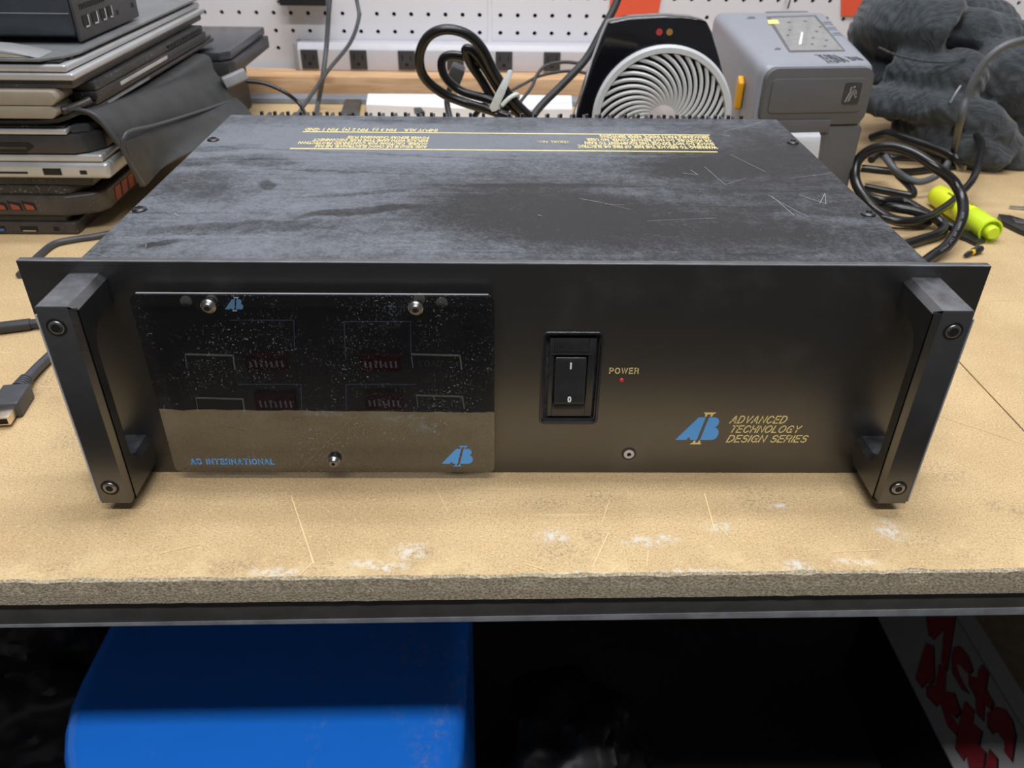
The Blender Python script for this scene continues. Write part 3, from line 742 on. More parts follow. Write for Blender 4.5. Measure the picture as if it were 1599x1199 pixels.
def logo(pts_to, y, dep=.00012):
    """stylised sloping A and B with an I between them; pts in a 0..100 by 0..60 box"""
    A = [(0, 10), (50, 58), (67, 58), (54, 10), (36, 10), (33.5, 16), (30, 16), (26, 10)]
    Bp = [(60, 10), (72.5, 58), (88, 58), (94, 55), (97, 50), (96.5, 43), (93, 39), (88.5, 37.5), (95, 34.5), (99.5, 29), (100, 22), (97, 15), (91, 11), (85, 10)]
    I = [[(57, 67), (86, 67), (80, 61), (77, 59.5), (65, 59.5), (62, 61)], [(36, 1), (63, 1), (60, 6), (57.5, 8.5), (44, 8.5), (41.5, 6)]]
    hol = [[(66, 62), (74, 62), (73, 59), (65, 59)]]
    a = B(); c = B()
    for poly in (A, Bp): prism(a, [pts_to(*p) for p in poly], (0, -dep, 0))
    for poly in I: prism(c, [pts_to(*p) for p in poly], (0, -dep, 0))
    return a, c
def px_map(xa, ya, xb, yb, y):
    p, q = PY(xa, ya, y), PY(xb, yb, y)     # p = box lower left, q = box upper right
    return lambda u, v: Vector((p.x+(q.x-p.x)*u/100, y, p.z+(q.z-p.z)*v/67))
# (the A leans right: the I bar slopes with it)
def logo2(xa, ya, xb, yb, y, m_main, m_i, parent):
    f = px_map(xa, ya, xb, yb, y)
    A = [(0, 10), (47, 57), (63.5, 57), (51, 10), (36, 10), (33.5, 15.5), (30.5, 15.5), (26, 10)]
    Bp = [(58.5, 10), (71, 57), (87, 57), (93, 54.5), (96.5, 50), (96.5, 44), (93.5, 39.5), (88.5, 36.5), (95, 34), (99.5, 28.5), (100, 22), (97, 15), (92, 11.5), (86, 10)]
    bars = [[(57, 67), (86, 67), (79, 62.5), (77.5, 58.5), (73.7, 58.5), (74.6, 63.3), (66.6, 63.3), (64.5, 58.5), (60.8, 58.5), (62, 62.5)],
            [(36, 1), (63.5, 1), (60.5, 4.5), (59.8, 8.5), (56.0, 8.5), (55.2, 4.2), (47, 4.2), (49, 8.5), (44.4, 8.5), (43, 4.5)]]
    bm = B()
    for poly in (A, Bp): prism(bm, [f(*p) for p in poly], (0, -.00012, 0))
    o = put('brand_logo', bm, m_main, parent)
    bm = B()
    for poly in bars: prism(bm, [f(*p) for p in poly], (0, -.00012, 0))
    put('logo_bar', bm, m_i, o)
    return o
logo2(1053, 694, 1128, 644, 0, M['blue'], M['yellow'], amp)
p = PY(982, 708.5, 0)
b = B(); lathe(b, [(.0042, -.001), (.0042, .0004), (.0030, .0003), (.0028, .0006), (.0012, .0006), (.0011, .0002), (0, .0002)], (p.x, 0, p.z), (0, -1, 0), 28)
so = put('panel_screw', b, M['blacksteel'], amp, True)
b = B(); lathe(b, [(.0011, 0), (.0011, .0005), (0, .0005)], (p.x, -.0002, p.z), (0, -1, 0), 6); put('hex_socket', b, M['hole'], so)
b = B(); lathe(b, [(.0030, 0), (.0030, .0005), (.0013, .0007), (.0013, 0)], (p.x, -.0001, p.z), (0, -1, 0), 24); put('screw_face', b, M['hub'], so, True)

# meters behind the smoked cover
def at0(px, py, y=-.0002): return PY(px, py, y)
b = B()
def pline(bm, a, c, w, y=-.0001):
    p, q = at0(*a), at0(*c)
    d = (q-p); d.y = 0
    n_ = Vector((-d.z, 0, d.x)).normalized()*w/2
    prism(bm, [(p+n_), (q+n_), (q-n_), (p-n_)], (0, -.0001, 0))
for x0, y0, x1, y1 in ((289, 553, 364, 577), (642, 553, 718, 577), (306, 621, 379, 643), (650, 617, 722, 638)):
    b = B(); pline(b, (x0, y0), (x1, y0+2), .0011); pline(b, (x1, y0+1), (x1+3, y1), .0008); pline(b, (x0, y0), (x0+3, y1-2), .0004)
    put('meter_bracket', b, M['dimyellow'], amp)
for grp in ((((360, 500), (459, 500)), ((459, 500), (460, 545))), (((537, 502), (641, 502)), ((537, 502), (540, 560)), ((641, 502), (642, 560))), (((372, 600), (470, 600)), ((470, 600), (471, 640))), (((540, 600), (650, 600)), ((540, 600), (541, 640)))):
    b = B()
    for q in grp: pline(b, q[0], q[1], .0003)
    put('meter_outline', b, M['dimblue'], amp)
b = stroke_text('ATD IV', 596, 487, 637, 478, -.0001, .13, .3); put('model_lettering', b, M['dimblue'], amp)
for body, xa, yb, xb, yt in (('ON', 377, 510, 391, 503), ('CUR', 423, 510, 443, 503), ('ON', 559, 512, 573, 505), ('CUR', 603, 512, 624, 505), ('OB 1', 308, 573, 350, 562), ('LOAD', 655, 572, 690, 563), ('MUTE', 657, 636, 700, 626)):
    put('meter_lettering', stroke_text(body, xa, yb, xb, yt, -.0001, .12), M['dimmer'], amp)
for x0, y0, x1, y1 in ((386, 551, 447, 576), (564, 552, 625, 577), (402, 613, 460, 639), (571, 612, 628, 637)):
    p, q = at0(x0, y1), at0(x1, y0)
    b = B(); box(b, p.x, q.x, -.0022, 0, p.z, q.z, .0003)
    w = put('digit_display', b, M['redwin'], amp)
    b = B()
    random.seed(int(x0))
    for k in range(7):
        cx = p.x+(q.x-p.x)*(.12+.125*k); h = (q.z-p.z)
        z0 = p.z+h*.24
        s1 = .0011
        prism(b, [(cx, -.0022, z0), (cx+s1*.9, -.0022, z0), (cx+s1*.7, -.0022, z0+h*random.choice((.36, .42, .3))), (cx-s1*.2, -.0022, z0+h*.38)], (0, -.0001, 0))
        if k == 2: lathe(b, [(.0010, 0), (.0010, .0001)], (cx+.0006, -.0022, z0+h*.34), (0, -1, 0), 10)
    put('display_digit_bars', b, M['digit'], w)
for px, py in ((291, 470), (690, 472), (331, 468), (655, 466), (732, 511)):
    p = at0(px, py, 0)
    b = B(); lathe(b, [(.0030, 0), (.0030, .0008), (.0018, .0013), (0, .0014)], (p.x, 0, p.z), (0, -1, 0), 20)
    put('cover_stud', b, M['dimmer'] if py != 511 else M['blacksteel'], amp, True)
YC = -.0095
ca, cb_, cc, cd = PY(200, 461, YC), PY(771, 463, YC), PY(773, 737, YC), PY(263, 737, YC)
cx0 = ca.x; cx1 = (cb_.x+cc.x)/2; cz1 = (ca.z+cb_.z)/2; cz0 = (cc.z+cd.z)/2
b = B(); prism(b, rrect(cx0, cx1, cz0, cz1, .0035, YC), (0, .0030, 0))
cover = put('display_cover', b, M['acrylic'], amp)
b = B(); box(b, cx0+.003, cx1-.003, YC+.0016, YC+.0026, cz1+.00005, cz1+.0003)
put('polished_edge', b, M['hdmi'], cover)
b = stroke_text('AB INTERNATIONAL', 298.5, 725, 429.5, 716, YC, .17, 0, .20); put('maker_lettering', b, M['blue'], cover)
logo2(690, 728.5, 738, 696, YC, M['blue'], M['blue'], cover)
lg = PY(352, 485, YC)
o = logo2(352, 486, 377, 464, YC, pbr('faded_blue_print', (.09, .21, .36), .5, bump=0), M['dimblue'], cover)
for px, py in ((323.5, 481), (648.5, 484), (520.5, 724)):
    p = PY(px, py, YC-.004)
    b = B(); lathe(b, [(.0030, -.0032), (.0033, -.0010), (.0033, .0002), (.0038, .0006), (.0038, .0014), (.0030, .0020), (.0026, .0032), (.0018, .0038), (.0011, .0038), (.0010, .0022), (0, .0022)], (p.x, YC-.0008, p.z), (0, -1, 0), 28)
    sc = put('thumb_screw', b, M['steel'], cover, True)
    b = B(); lathe(b, [(.0011, 0), (.0011, .0016), (0, .0016)], (p.x, YC-.0008-.0023, p.z), (0, -1, 0), 6); put('hex_socket', b, M['hole'], sc)

# ---------------------------------------------------------------- power strip, lumber, bar, wall things
p0, p1 = PZ(385, 163, 0), PZ(385, 151, 0)
LY0, LY1 = .875, .93
b = B(); box(b, -.75, 1.1, LY0, LY1, .0003, .0300, .0015, 2)
put('lumber_board', b, M['lumber'], label='pale pine lumber plank lying along the back of the workbench below the power strip', cat='plank')
b = B(); box(b, -.62, .62, .838, .868, .0003, .0075, .001)
put('steel_bar', b, M['metalbar'], label='grey steel bar lying in front of the pine plank', cat='bar')
ps = thing('power_strip', 'long white metal power strip with black outlets along the pegboard', 'power strip', (0, .915, .0))
q0, q1 = PY(459, 68, .915), PY(1010, 78, .915)
zb_, zt_ = PY(560, 112, .915).z, PY(560, 69, .915).z
zb_ = max(zb_, .0305)
xs0, xs1 = q0.x, q1.x
b = B(); prism(b, [(xs0, 0, zb_), (xs0, 0, zt_-.008), (xs0, .006, zt_), (xs0, .033, zt_), (xs0, .033, zb_)], (xs1-xs0, 0, 0), .0012)
put('housing', b, M['whiteplastic'], ps, True)
b = B(); box(b, xs0-.002, xs0+.004, -.001, .034, zb_-.0003, zt_+.0005, .001)
put('end_cap', b, M['hdmi'], ps, True)
for px in (484, 560, 635, 711, 787, 862, 938):
    p = PY(px, 93, .915)
    b = B(); zc_ = (zb_+zt_)/2-.003
    box(b, p.x-.0125, p.x+.0125, -.0022, .001, zc_-.0135, zc_+.0135, .0008)
    o = put('outlet', b, M['outlet'], ps)
    b = B()
    box(b, p.x-.007, p.x-.0055, -.0025, -.002, zc_, zc_+.008); box(b, p.x+.0055, p.x+.007, -.0025, -.002, zc_, zc_+.0065)
    lathe(b, [(.0025, 0), (.0025, .0004), (0, .0004)], (p.x, -.0021, zc_-.006), (0, -1, 0), 14)
    put('contact_slot', b, M['hole'], o)
p, q = PY(441, 6, .93), PY(513, 6, .93)
b = B(); box(b, p.x, q.x, .912, .949, p.z, p.z+.05, .002)
bk = put('wall_charger', b, M['tool'], label='black box mounted on the pegboard above the power strip', cat='box')
b = B(); lathe(b, [(.006, 0), (.006, .004), (.004, .005), (0, .005)], (p.x-.002, .93, p.z+.004), (-1, 0, 0), 16)
put('silver_knob', b, M['chrome'], bk, True)
a_, c_, d_, e_ = PY(955, -25, .948), PY(1036, -25, .948), PY(1027, 26, .948), PY(950, 32, .948)
b = B(); prism(b, [a_, c_, d_, e_], (0, -.0012, 0))
put('orange_card', b, M['orange'], label='orange red card on the pegboard above the fan heater', cat='card')
a_, c_, d_, e_ = PY(1314, -25, .948), PY(1352, -25, .948), PY(1346, 26, .948), PY(1313, 24, .948)
b = B(); prism(b, [a_, c_, d_, e_], (0, -.0012, 0))
put('orange_card', b, M['orange'], label='orange red card on the pegboard between printer and jacket', cat='card')
b = B()
for px in (1228,):
    a_ = PY(px, 11, .94); tube(b, [(a_.x, .948, a_.z+.012), (a_.x, .930, a_.z+.014), (a_.x-.002, .925, a_.z+.004), (a_.x-.003, .925, a_.z)], .0012, 8)
put('pegboard_hook', b, M['tool'], label='small black wire hook in the pegboard above the grey label printer', cat='hook')
b = B(); a_ = PY(1528, 15, .94); tube(b, [(a_.x+.004, .948, a_.z+.016), (a_.x+.003, .930, a_.z+.014), (a_.x, .925, a_.z), (a_.x-.003, .925, a_.z-.008)], .0014, 8)
put('pegboard_hook', b, M['tool'], label='small black wire hook in the pegboard behind the dark jacket', cat='hook')

# papers behind the amplifier
b = B()
z0 = .0003
q = [PZ(573, 182, 0), PZ(585, 147, 0), PZ(770, 149, 0), PZ(770, 190, 0)]
prism(b, [Vector((v.x, min(v.y, .835), z0)) for v in q], (0, 0, .016), .0005)
put('paper_stack', b, M['paper'], label='white paper sheets on the bench behind the amplifier, under the coiled cable', cat='paper')
b = B()
q = [PZ(782, 190, 0), PZ(785, 150, 0), PZ(875, 149, 0), PZ(889, 158, 0), PZ(893, 190, 0)]
prism(b, [Vector((v.x, min(v.y, .835), z0)) for v in q], (0, 0, .016), .0005)
put('paper_stack', b, M['paper'], label='white paper pad with a clipped corner just left of the fan heater', cat='paper')
b = B(); q = [PZ(532, 188, 0), PZ(545, 156, 0), PZ(571, 152, 0), PZ(560, 188, 0)]
prism(b, [Vector((v.x, min(v.y, .836), z0)) for v in q], (0, 0, .008), .001)
put('small_case', b, M['lapbrown'], label='small dark brown case left of the white paper sheets', cat='case')
a_ = PZ(655, 178, .018)
b = B(); box(b, -.005, .005, -.012, .012, 0, .007, .001, mtx=Matrix.Translation((a_.x, a_.y, .0166)) @ Matrix.Rotation(.3, 4, 'Z'))
us = put('usb_plug', b, M['tool'], label='small black plug lying on the white paper sheets', cat='plug')

# ---------------------------------------------------------------- cables at the back
def cable(pts, r, mat, label, name='cable', cat='cable', group=None, parent=None, n=10):
    b = B(); tube(b, pts, r, n)
    return put(name, b, mat, parent, True, label, cat, group)
Y = lambda px, py, y: PY(px, py, y)
cable([Y(519, -40, .84), Y(514, 10, .83), Y(510, 70, .82), Y(504, 120, .80), PZ(496, 165, .006), PZ(490, 196, .004)], .0033, M['greycable'], 'grey cable hanging straight down the pegboard at the left of the power strip')
cable([Y(548, -40, .82), Y(558, 5, .81), Y(560, 30, .80), Y(546, 68, .79), Y(514, 108, .78), Y(492, 140, .77), PZ(465, 178, .008), PZ(452, 192, .005)], .0026, M['greycable'], 'thinner grey cable curving down to the left across the straight hanging one')
cable([Y(384, 127, .62), Y(415, 131, .62), Y(446, 145, .62), Y(468, 163, .62), Y(479, 185, .60), Y(482, 205, .58)], .0023, M['cable'], 'thin black cable arching from the light grey plug towards the back of the amplifier')
# thick black coil with zip tie
coil = thing('cable_coil', 'thick black cable coiled in loops with a clear zip tie behind the amplifier', 'cable', (0, 0, 0))
yk = .47
b = B()
tube(b, [Y(835, 190, yk), Y(800, 155, yk), Y(773, 115, yk), Y(752, 75, yk-.004), Y(728, 53, yk-.006), Y(695, 46, yk-.008), Y(668, 58, yk-.006), Y(655, 88, yk), Y(662, 120, yk+.006), Y(690, 145, yk+.01), Y(725, 160, yk+.01), Y(765, 172, yk), Y(800, 184, yk-.004)], .0048, 12)
tube(b, [Y(815, 184, yk+.01), Y(785, 148, yk+.012), Y(757, 105, yk+.015), Y(738, 80, yk+.012), Y(727, 78, yk+.012), Y(735, 100, yk+.018), Y(752, 125, yk+.02), Y(775, 165, yk+.016)], .0046, 12)
tube(b, [Y(760, 106, yk+.02), Y(735, 92, yk+.02), Y(705, 86, yk+.02), Y(690, 95, yk+.02), Y(695, 120, yk+.02), Y(720, 142, yk+.02), Y(765, 156, yk+.012), Y(795, 172, yk+.01)], .0044, 12)
put('cable_loop', b, M['cable'], coil, True)
b = B()
a0, a1 = Y(770, 170, yk-.012), Y(797, 112, yk-.012)
dv = (a1-a0).normalized()
m_ = frame(a0, dv, Vector((0, 1, 0)))
L_ = (a1-a0).length
prism(b, [(0, -.001, -.004), (L_*.45, -.001, -.004), (L_, -.001, -.0026), (L_+.002, -.001, 0), (L_, -.001, .0026), (L_*.45, -.001, .004), (0, -.001, .004), (-.003, -.001, 0)], (0, .002, 0), .0005, mtx=m_)
tube(b, [Y(783, 165, yk-.010), Y(797, 152, yk-.008), Y(808, 148, yk), Y(805, 158, yk+.02), Y(785, 168, yk+.02), Y(778, 168, yk-.006)], .0022, 8)
put('zip_tie', b, M['zip'], coil, True)
b = B(); a0 = Y(712, 116, .60)
box(b, -.008, .008, -.014, .014, -.010, .010, .003, mtx=Matrix.Translation(a0) @ Matrix.Rotation(.4, 4, 'Y'))
plug_b = B(); merge(plug_b, b)
pl = put('mains_plug', plug_b, M['darkcable'], None, True, 'black plug with its thin lead hanging seen through the loops of the coiled cable', 'plug')
b = B(); tube(b, [a0+Vector((0, -.002, -.008)), Y(702, 140, .60), Y(698, 160, .60), Y(703, 185, .59)], .0034, 10)
put('lead', b, M['darkcable'], pl, True)
cable([Y(975, -30, .58), Y(960, 10, .57), Y(940, 48, .56), Y(915, 92, .55), Y(880, 130, .54), Y(846, 164, .53), Y(826, 190, .52)], .0042, M['darkcable'], 'dark cable running down diagonally along the left side of the fan heater')
cable([Y(912, 100, .72), Y(880, 97, .72), Y(852, 103, .72), Y(838, 118, .71), Y(830, 136, .70), Y(812, 160, .68), Y(800, 178, .66)], .0022, M['darkcable'], 'thin dark cable bending down from the heater in front of the power strip')
cable([Y(915, 114, .74), Y(885, 111, .74), Y(845, 118, .74), Y(818, 131, .73), Y(795, 143, .72), Y(770, 152, .70)], .0020, M['darkcable'], 'thin dark cable running left from the heater just under the outlets')
cable([Y(760, 160, .5), Y(748, 172, .5), Y(740, 184, .5), Y(735, 198, .5)], .003, M['cable'], 'short black cable end below the loops of the coiled cable')

# ---------------------------------------------------------------- fan heater
fy = .44
ht = thing('fan_heater', 'glossy black desktop fan heater with round pale grille behind the amplifier', 'heater', (0, 0, 0))
fo = [Y(950, 34, fy), Y(985, 27, fy), Y(1040, 24, fy), Y(1080, 27, fy), Y(1104, 33, fy), Y(1112, 50, fy), Y(1125, 95, fy), Y(1136, 140, fy), Y(1143, 180, fy)]
lo_ = [Y(900, 180, fy), Y(912, 140, fy), Y(926, 95, fy), Y(940, 58, fy)]
br = Y(1143, 180, fy); bl = Y(900, 180, fy)
outl = fo+[Vector((br.x+.006, fy, .02)), Vector((br.x+.002, fy, .0006)), Vector((bl.x-.002, fy, .0006)), Vector((bl.x-.006, fy, .02))]+lo_
b = B(); prism(b, outl, (0, .018, 0), .0035, 3)
put('front_shell', b, M['gloss'], ht, True)
cxx = sum(v.x for v in outl)/len(outl)
b = B()
n_ = len(outl)
f0 = [b.verts.new((cxx+(v.x-cxx)*.97, fy+.0185, max(.0006, v.z*.985))) for v in outl]
f1 = [b.verts.new((cxx-.006+(v.x-cxx)*.92, fy+.045, max(.0006, v.z*.86))) for v in outl]
f2 = [b.verts.new((cxx-.004+(v.x-cxx)*.75, fy+.075, max(.0006, v.z*.70))) for v in outl]
for fa, fb in ((f0, f1), (f1, f2)):
    for j in range(n_): b.faces.new([fa[j], fa[(j+1) % n_], fb[(j+1) % n_], fb[j]])
b.faces.new(f0); b.faces.new(f2[::-1])
put('rear_shell', b, M['heaterdark'], ht, True)
gc = Y(1033, 186, fy-.004)
R_ = (Y(1142, 180, fy-.004).x-Y(925, 180, fy-.004).x)/2*1.0
R_ = min(R_, gc.z-.006)
b = B()
prof = []
lathe(b, [(R_, 0), (R_+.0004, .004), (R_-.002, .0062), (R_-.0065, .0064), (R_-.0075, .0035), (R_-.0075, 0), (R_, 0)], (gc.x, fy-.0001, gc.z), (0, -1, 0), 72)
nb = 34
for k in range(nb):
    a = 2*math.pi*k/nb
    pts = []
    for i in range(7):
        t = i/6
        rr = .0150+(R_-.0068-.0150)*t
        an = a-1.15*(t**.9)+.0
        an = a-1.15*(1-t)
        pts.append((gc.x+rr*math.cos(an), fy-.0035-.0035*math.sin(math.pi*min(1, t*.8+.2)), gc.z+rr*math.sin(an)))
    tube(b, pts, .0019, 6, 3)
put('grille', b, M['grille'], ht, True)
b = B(); lathe(b, [(.0165, 0), (.0165, .0055), (.0145, .007), (0, .0075)], (gc.x, fy-.0001, gc.z), (0, -1, 0), 40)
put('grille_hub', b, M['hub'], ht, True)
b = B(); lathe(b, [(R_-.007, 0), (R_-.007, .0004), (0, .0004)], (gc.x, fy-.0001, gc.z), (0, -1, 0), 48)
put('grille_backing', b, M['slot'], ht)
for px, m in ((1029.5, 'ledred'), (1045.5, 'ledamber')):
    p = Y(px, 50, fy)
    b = B(); lathe(b, [(.0030, 0), (.0030, .0003), (.0021, .0003), (.0021, .0001), (.0013, .0001), (.0013, .0003), (0, .0003)], (p.x, fy-.0001, p.z), (0, -1, 0), 20)
    put('indicator_ring', b, M[m], ht)

# ---------------------------------------------------------------- label printer
pr = thing('label_printer', 'grey desktop label printer with amber latch right of the fan heater', 'printer', (0, 0, 0))
ZP = .145
TL, TR, BR_, BL_ = PZ(1193, 101, ZP), PZ(1372, 99, ZP), PZ(1290, 18, ZP), PZ(1114, 18, ZP)
fd = (TR-TL).normalized()
def quadbox(bm, q, z0, z1, bev, seg=4, mi=None):
    prism(bm, [Vector((v.x, v.y, z0)) for v in q], (0, 0, z1-z0), bev, seg, mi=mi)
nrm = Vector((fd.y, -fd.x, 0))       # out of the front face
sh = lambda v, d: v+nrm*d
b = B(); quadbox(b, [sh(TL, -.003), sh(TR, -.003), BR_, BL_], .0006, ZP, .013, 5)
put('shell', b, M['prlight'], pr, True)
wv = (TR-TL).length
ZL = PY(1320, 193, TR.y-.001).z      # height of the gap under the door
FM = frame(Vector((TL.x, TL.y, 0)), fd, (0, 0, 1))   # local x along front, y up, z outwards
def rr2(x0, x1, y0, y1, r, n=6):
    pts = []
    for cx_, cy_, a0 in ((x1-r, y1-r, 0), (x0+r, y1-r, 90), (x0+r, y0+r, 180), (x1-r, y0+r, 270)):
        for i in range(n+1):
            a = math.radians(a0+90*i/n); pts.append((cx_+r*math.cos(a), cy_+r*math.sin(a), 0))
    return pts
b = B()
prism(b, [(x, y, -.006) for x, y, _ in rr2(.004, wv-.002, ZL, ZP-.003, .011)], (0, 0, .0085), .0008, mtx=FM)
put('front_frame', b, M['prdark'], pr, True)
b = B(); prism(b, [(x, y, .0020) for x, y, _ in rr2(.010, wv-.009, ZL+.012, ZP-.012, .004)], (0, 0, .0018), .0006, mtx=FM)
dr = put('door', b, M['prdark'], pr, True)
b = B(); prism(b, [(x, y, .0036) for x, y, _ in rr2(wv-.030, wv-.013, ZP-.036, ZP-.016, .0025)], (0, 0, .0006), .0002, mtx=FM)
lgp = put('logo_plate', b, M['lapdark'], dr)
b = B()
# striped horse head emblem
for poly in ([(0, 0), (2, 5), (4, 9), (6, 12), (5, 8), (3, 3), (2, 0)], [(3.5, 0), (5, 5), (7.5, 10), (9, 12), (7, 6), (5.5, 1)], [(6, 12.5), (8.5, 14), (9.5, 13.2), (7.5, 12)], [(9.5, 11), (11, 9.5), (12, 6.5), (10.8, 7), (10, 9)], [(8.5, 9), (9.8, 7.5), (10.6, 5), (9.2, 5.6)], [(3, 9.5), (4, 13), (5.2, 13.2), (4.4, 10.5)], [(10.5, 4.5), (12.3, 5.4), (12.6, 4.2), (11, 3.2)]):
    prism(b, [(wv-.0275+x*.00088, ZP-.0335+y*.00105, .0042) for x, y in poly], (0, 0, .0002), mtx=FM)
put('emblem', b, M['hdmi'], lgp)
b = B(); prism(b, [(x, y, -.004) for x, y, _ in rr2(.004, wv-.002, .003, ZL-.0015, .004)], (0, 0, .0060), .0008, mtx=FM)
put('lower_front', b, M['prdark'], pr, True)
b = B(); box(b, .012, wv-.036, ZL-.007, ZL+.005, -.004, .0046, .001, mtx=FM)
put('tear_bar', b, M['prdark'], pr, True)
b = B()
lab = [(.0, ZL-.006), (.006, ZL-.010), (.010, ZL-.030), (.013, ZL-.050), (.020, .006)]
pts_t = [FM @ Vector((.014, h, .004+o)) for o, h in lab]; pts_u = [FM @ Vector((wv-.046, h, .004+o)) for o, h in lab]
bb = bmesh.new(); va = [bb.verts.new(p) for p in spline(pts_t, 4)]; vb = [bb.verts.new(p) for p in spline(pts_u, 4)]
for i in range(len(va)-1): bb.faces.new([va[i], va[i+1], vb[i+1], vb[i]])
bmesh.ops.solidify(bb, geom=bb.faces[:], thickness=.0003)
merge(b, bb)
put('label_strip', b, M['paper'], pr, True)
# top window, buttons, writing
TM = frame(Vector((TL.x, TL.y, ZP)), fd, -nrm)       # x right, y back, z up
def top_loc(px, py):
    v = TM.inverted() @ PZ(px, py, ZP); return (v.x, v.y)
def top_poly(bm, pix, h, z=0.0, bev=0):
    prism(bm, [(*top_loc(*p), z) for p in pix], (0, 0, h), bev, mtx=TM)
b = B(); top_poly(b, [(1232, 82), (1320, 80), (1274, 24), (1196, 26)], .0004, -.0001); put('window_recess', b, M['prdark'], pr)
b = B(); top_poly(b, [(1234, 80), (1316, 79), (1271, 27), (1203, 29)], .0005, .0002); wn = put('media_window', b, M['prwin'], pr)
b = B(); top_poly(b, [(1200, 39), (1217, 38), (1214, 32), (1198, 32.5)], .0002, .0007); put('sticker', b, M['sticker'], wn)
b = B(); top_poly(b, [(1247, 71), (1251, 70), (1254, 52), (1251, 51)], .0002, .0007); put('window_streak', b, M['paper'], wn)  # thin white streak on the media window
b = B()
random.seed(5)
for x, y in ((1232, 36), (1257, 34), (1233, 48), (1230, 56), (1281, 43), (1275, 50), (1270, 60), (1268, 70), (1290, 64), (1288, 73)):
    top_poly(b, [(x-3, y), (x, y-1.4), (x+3, y), (x, y+1.4)], .0002, .0007)
put('window_specks', b, M['prdark'], wn)
b = B(); top_poly(b, [(1195, 20), (1262, 19), (1260, 17.8), (1196, 18.6)], .0004); put('top_slot', b, M['prdark'], pr)
for k, (x, y) in enumerate(((1293, 36), (1300, 44.5), (1308, 53))):
    b = B(); top_poly(b, [(x-7, y+2.5), (x+7, y+2.2), (x+5, y-2.3), (x-9, y-2)], .0006); o = put('status_light', b, M['prlight'], pr)
    b = B(); top_poly(b, [(x-6, y+1), (x+5, y+.8), (x+4, y-.9), (x-7, y-.7)], .0002, .0006); put('status_symbol', b, M['prdark'], o)
def top_text(body, xa, ya, xb, h, **kw):
    u, v = top_loc(xa, ya), top_loc(xb, ya)
    t = text_bm(body, h, Matrix.Identity(4), **kw)
    xs = [w.co.x for w in t.verts]; s = (v[0]-u[0])/(max(xs)-min(xs))
    bmesh.ops.transform(t, matrix=TM @ Matrix.Translation((u[0], u[1], .0001)) @ Matrix.Diagonal((s, 1, 1, 1)) @ Matrix.Translation((-min(xs), 0, 0)), verts=t.verts)
    return t
def top_strokes(body, xa, ya, xb, yb, w):
    """capitals on the printer lid between baseline (xa, ya) and (xb, cap height row yb)"""
    u, v, c = Vector(top_loc(xa, ya)), Vector(top_loc(xb, ya)), Vector(top_loc(xa, yb))
    adv = sum(G[ch][0]+.32 for ch in body)-.32
    sx, sy, x = (v.x-u.x)/adv, c.y-u.y, 0
    bm = B()
    for ch in body:
        for l in G[ch][1]:
            q = [Vector((u.x+(x+px)*sx, u.y+py*sy, .0001)) for px, py in l]
            for m1, m2 in zip(q, q[1:]):
                d = m2-m1
                if d.length < 1e-7: continue
                # strokes across the line of sight are thickened: the lid is seen at a slant
                wy = w*1.5
                n1 = Vector((w/2, 0, 0)) if abs(d.y)*.4 > abs(d.x) else Vector((0, wy/2, 0))
                prism(bm, [m1+n1, m2+n1, m2-n1, m1-n1], (0, 0, .0003), mtx=TM)
        x += G[ch][0]+.32
    return bm
put('maker_lettering', top_strokes('ZEBRA', 1293, 96.5, 1327, 86, .0008), M['heaterdark'], pr)
put('type_lettering', top_strokes('ZD410', 1330, 94.5, 1350, 89, .0006), M['prdark'], pr)
b = B(); top_poly(b, [(1209, 78), (1219, 78), (1219, 75.5), (1212, 74.5)], .0003); top_poly(b, [(1166, 29.5), (1180, 29), (1177, 26), (1170, 26)], .0003); put('open_mark', b, M['prdark'], pr)
# amber latch on the left side
sd = (BL_-TL); sd.z = 0; sd.normalize()
lp = PY(1152, 150, TL.y+.045)
lx = TL+sd*.070
b = B(); prism(b, [(0, -.008, -.016), (0, .004, -.018), (0, .008, -.012), (0, .008, .012), (0, .004, .017), (0, -.008, .012)], (-.006, 0, 0), .0022, 3, mtx=Matrix.Translation((lx.x-.001, lx.y, .104)) @ Matrix.Scale(.95, 4) @ Matrix.Rotation(-math.atan2(sd.x, sd.y), 4, 'Z'))
put('latch', b, M['amber'], pr, True)

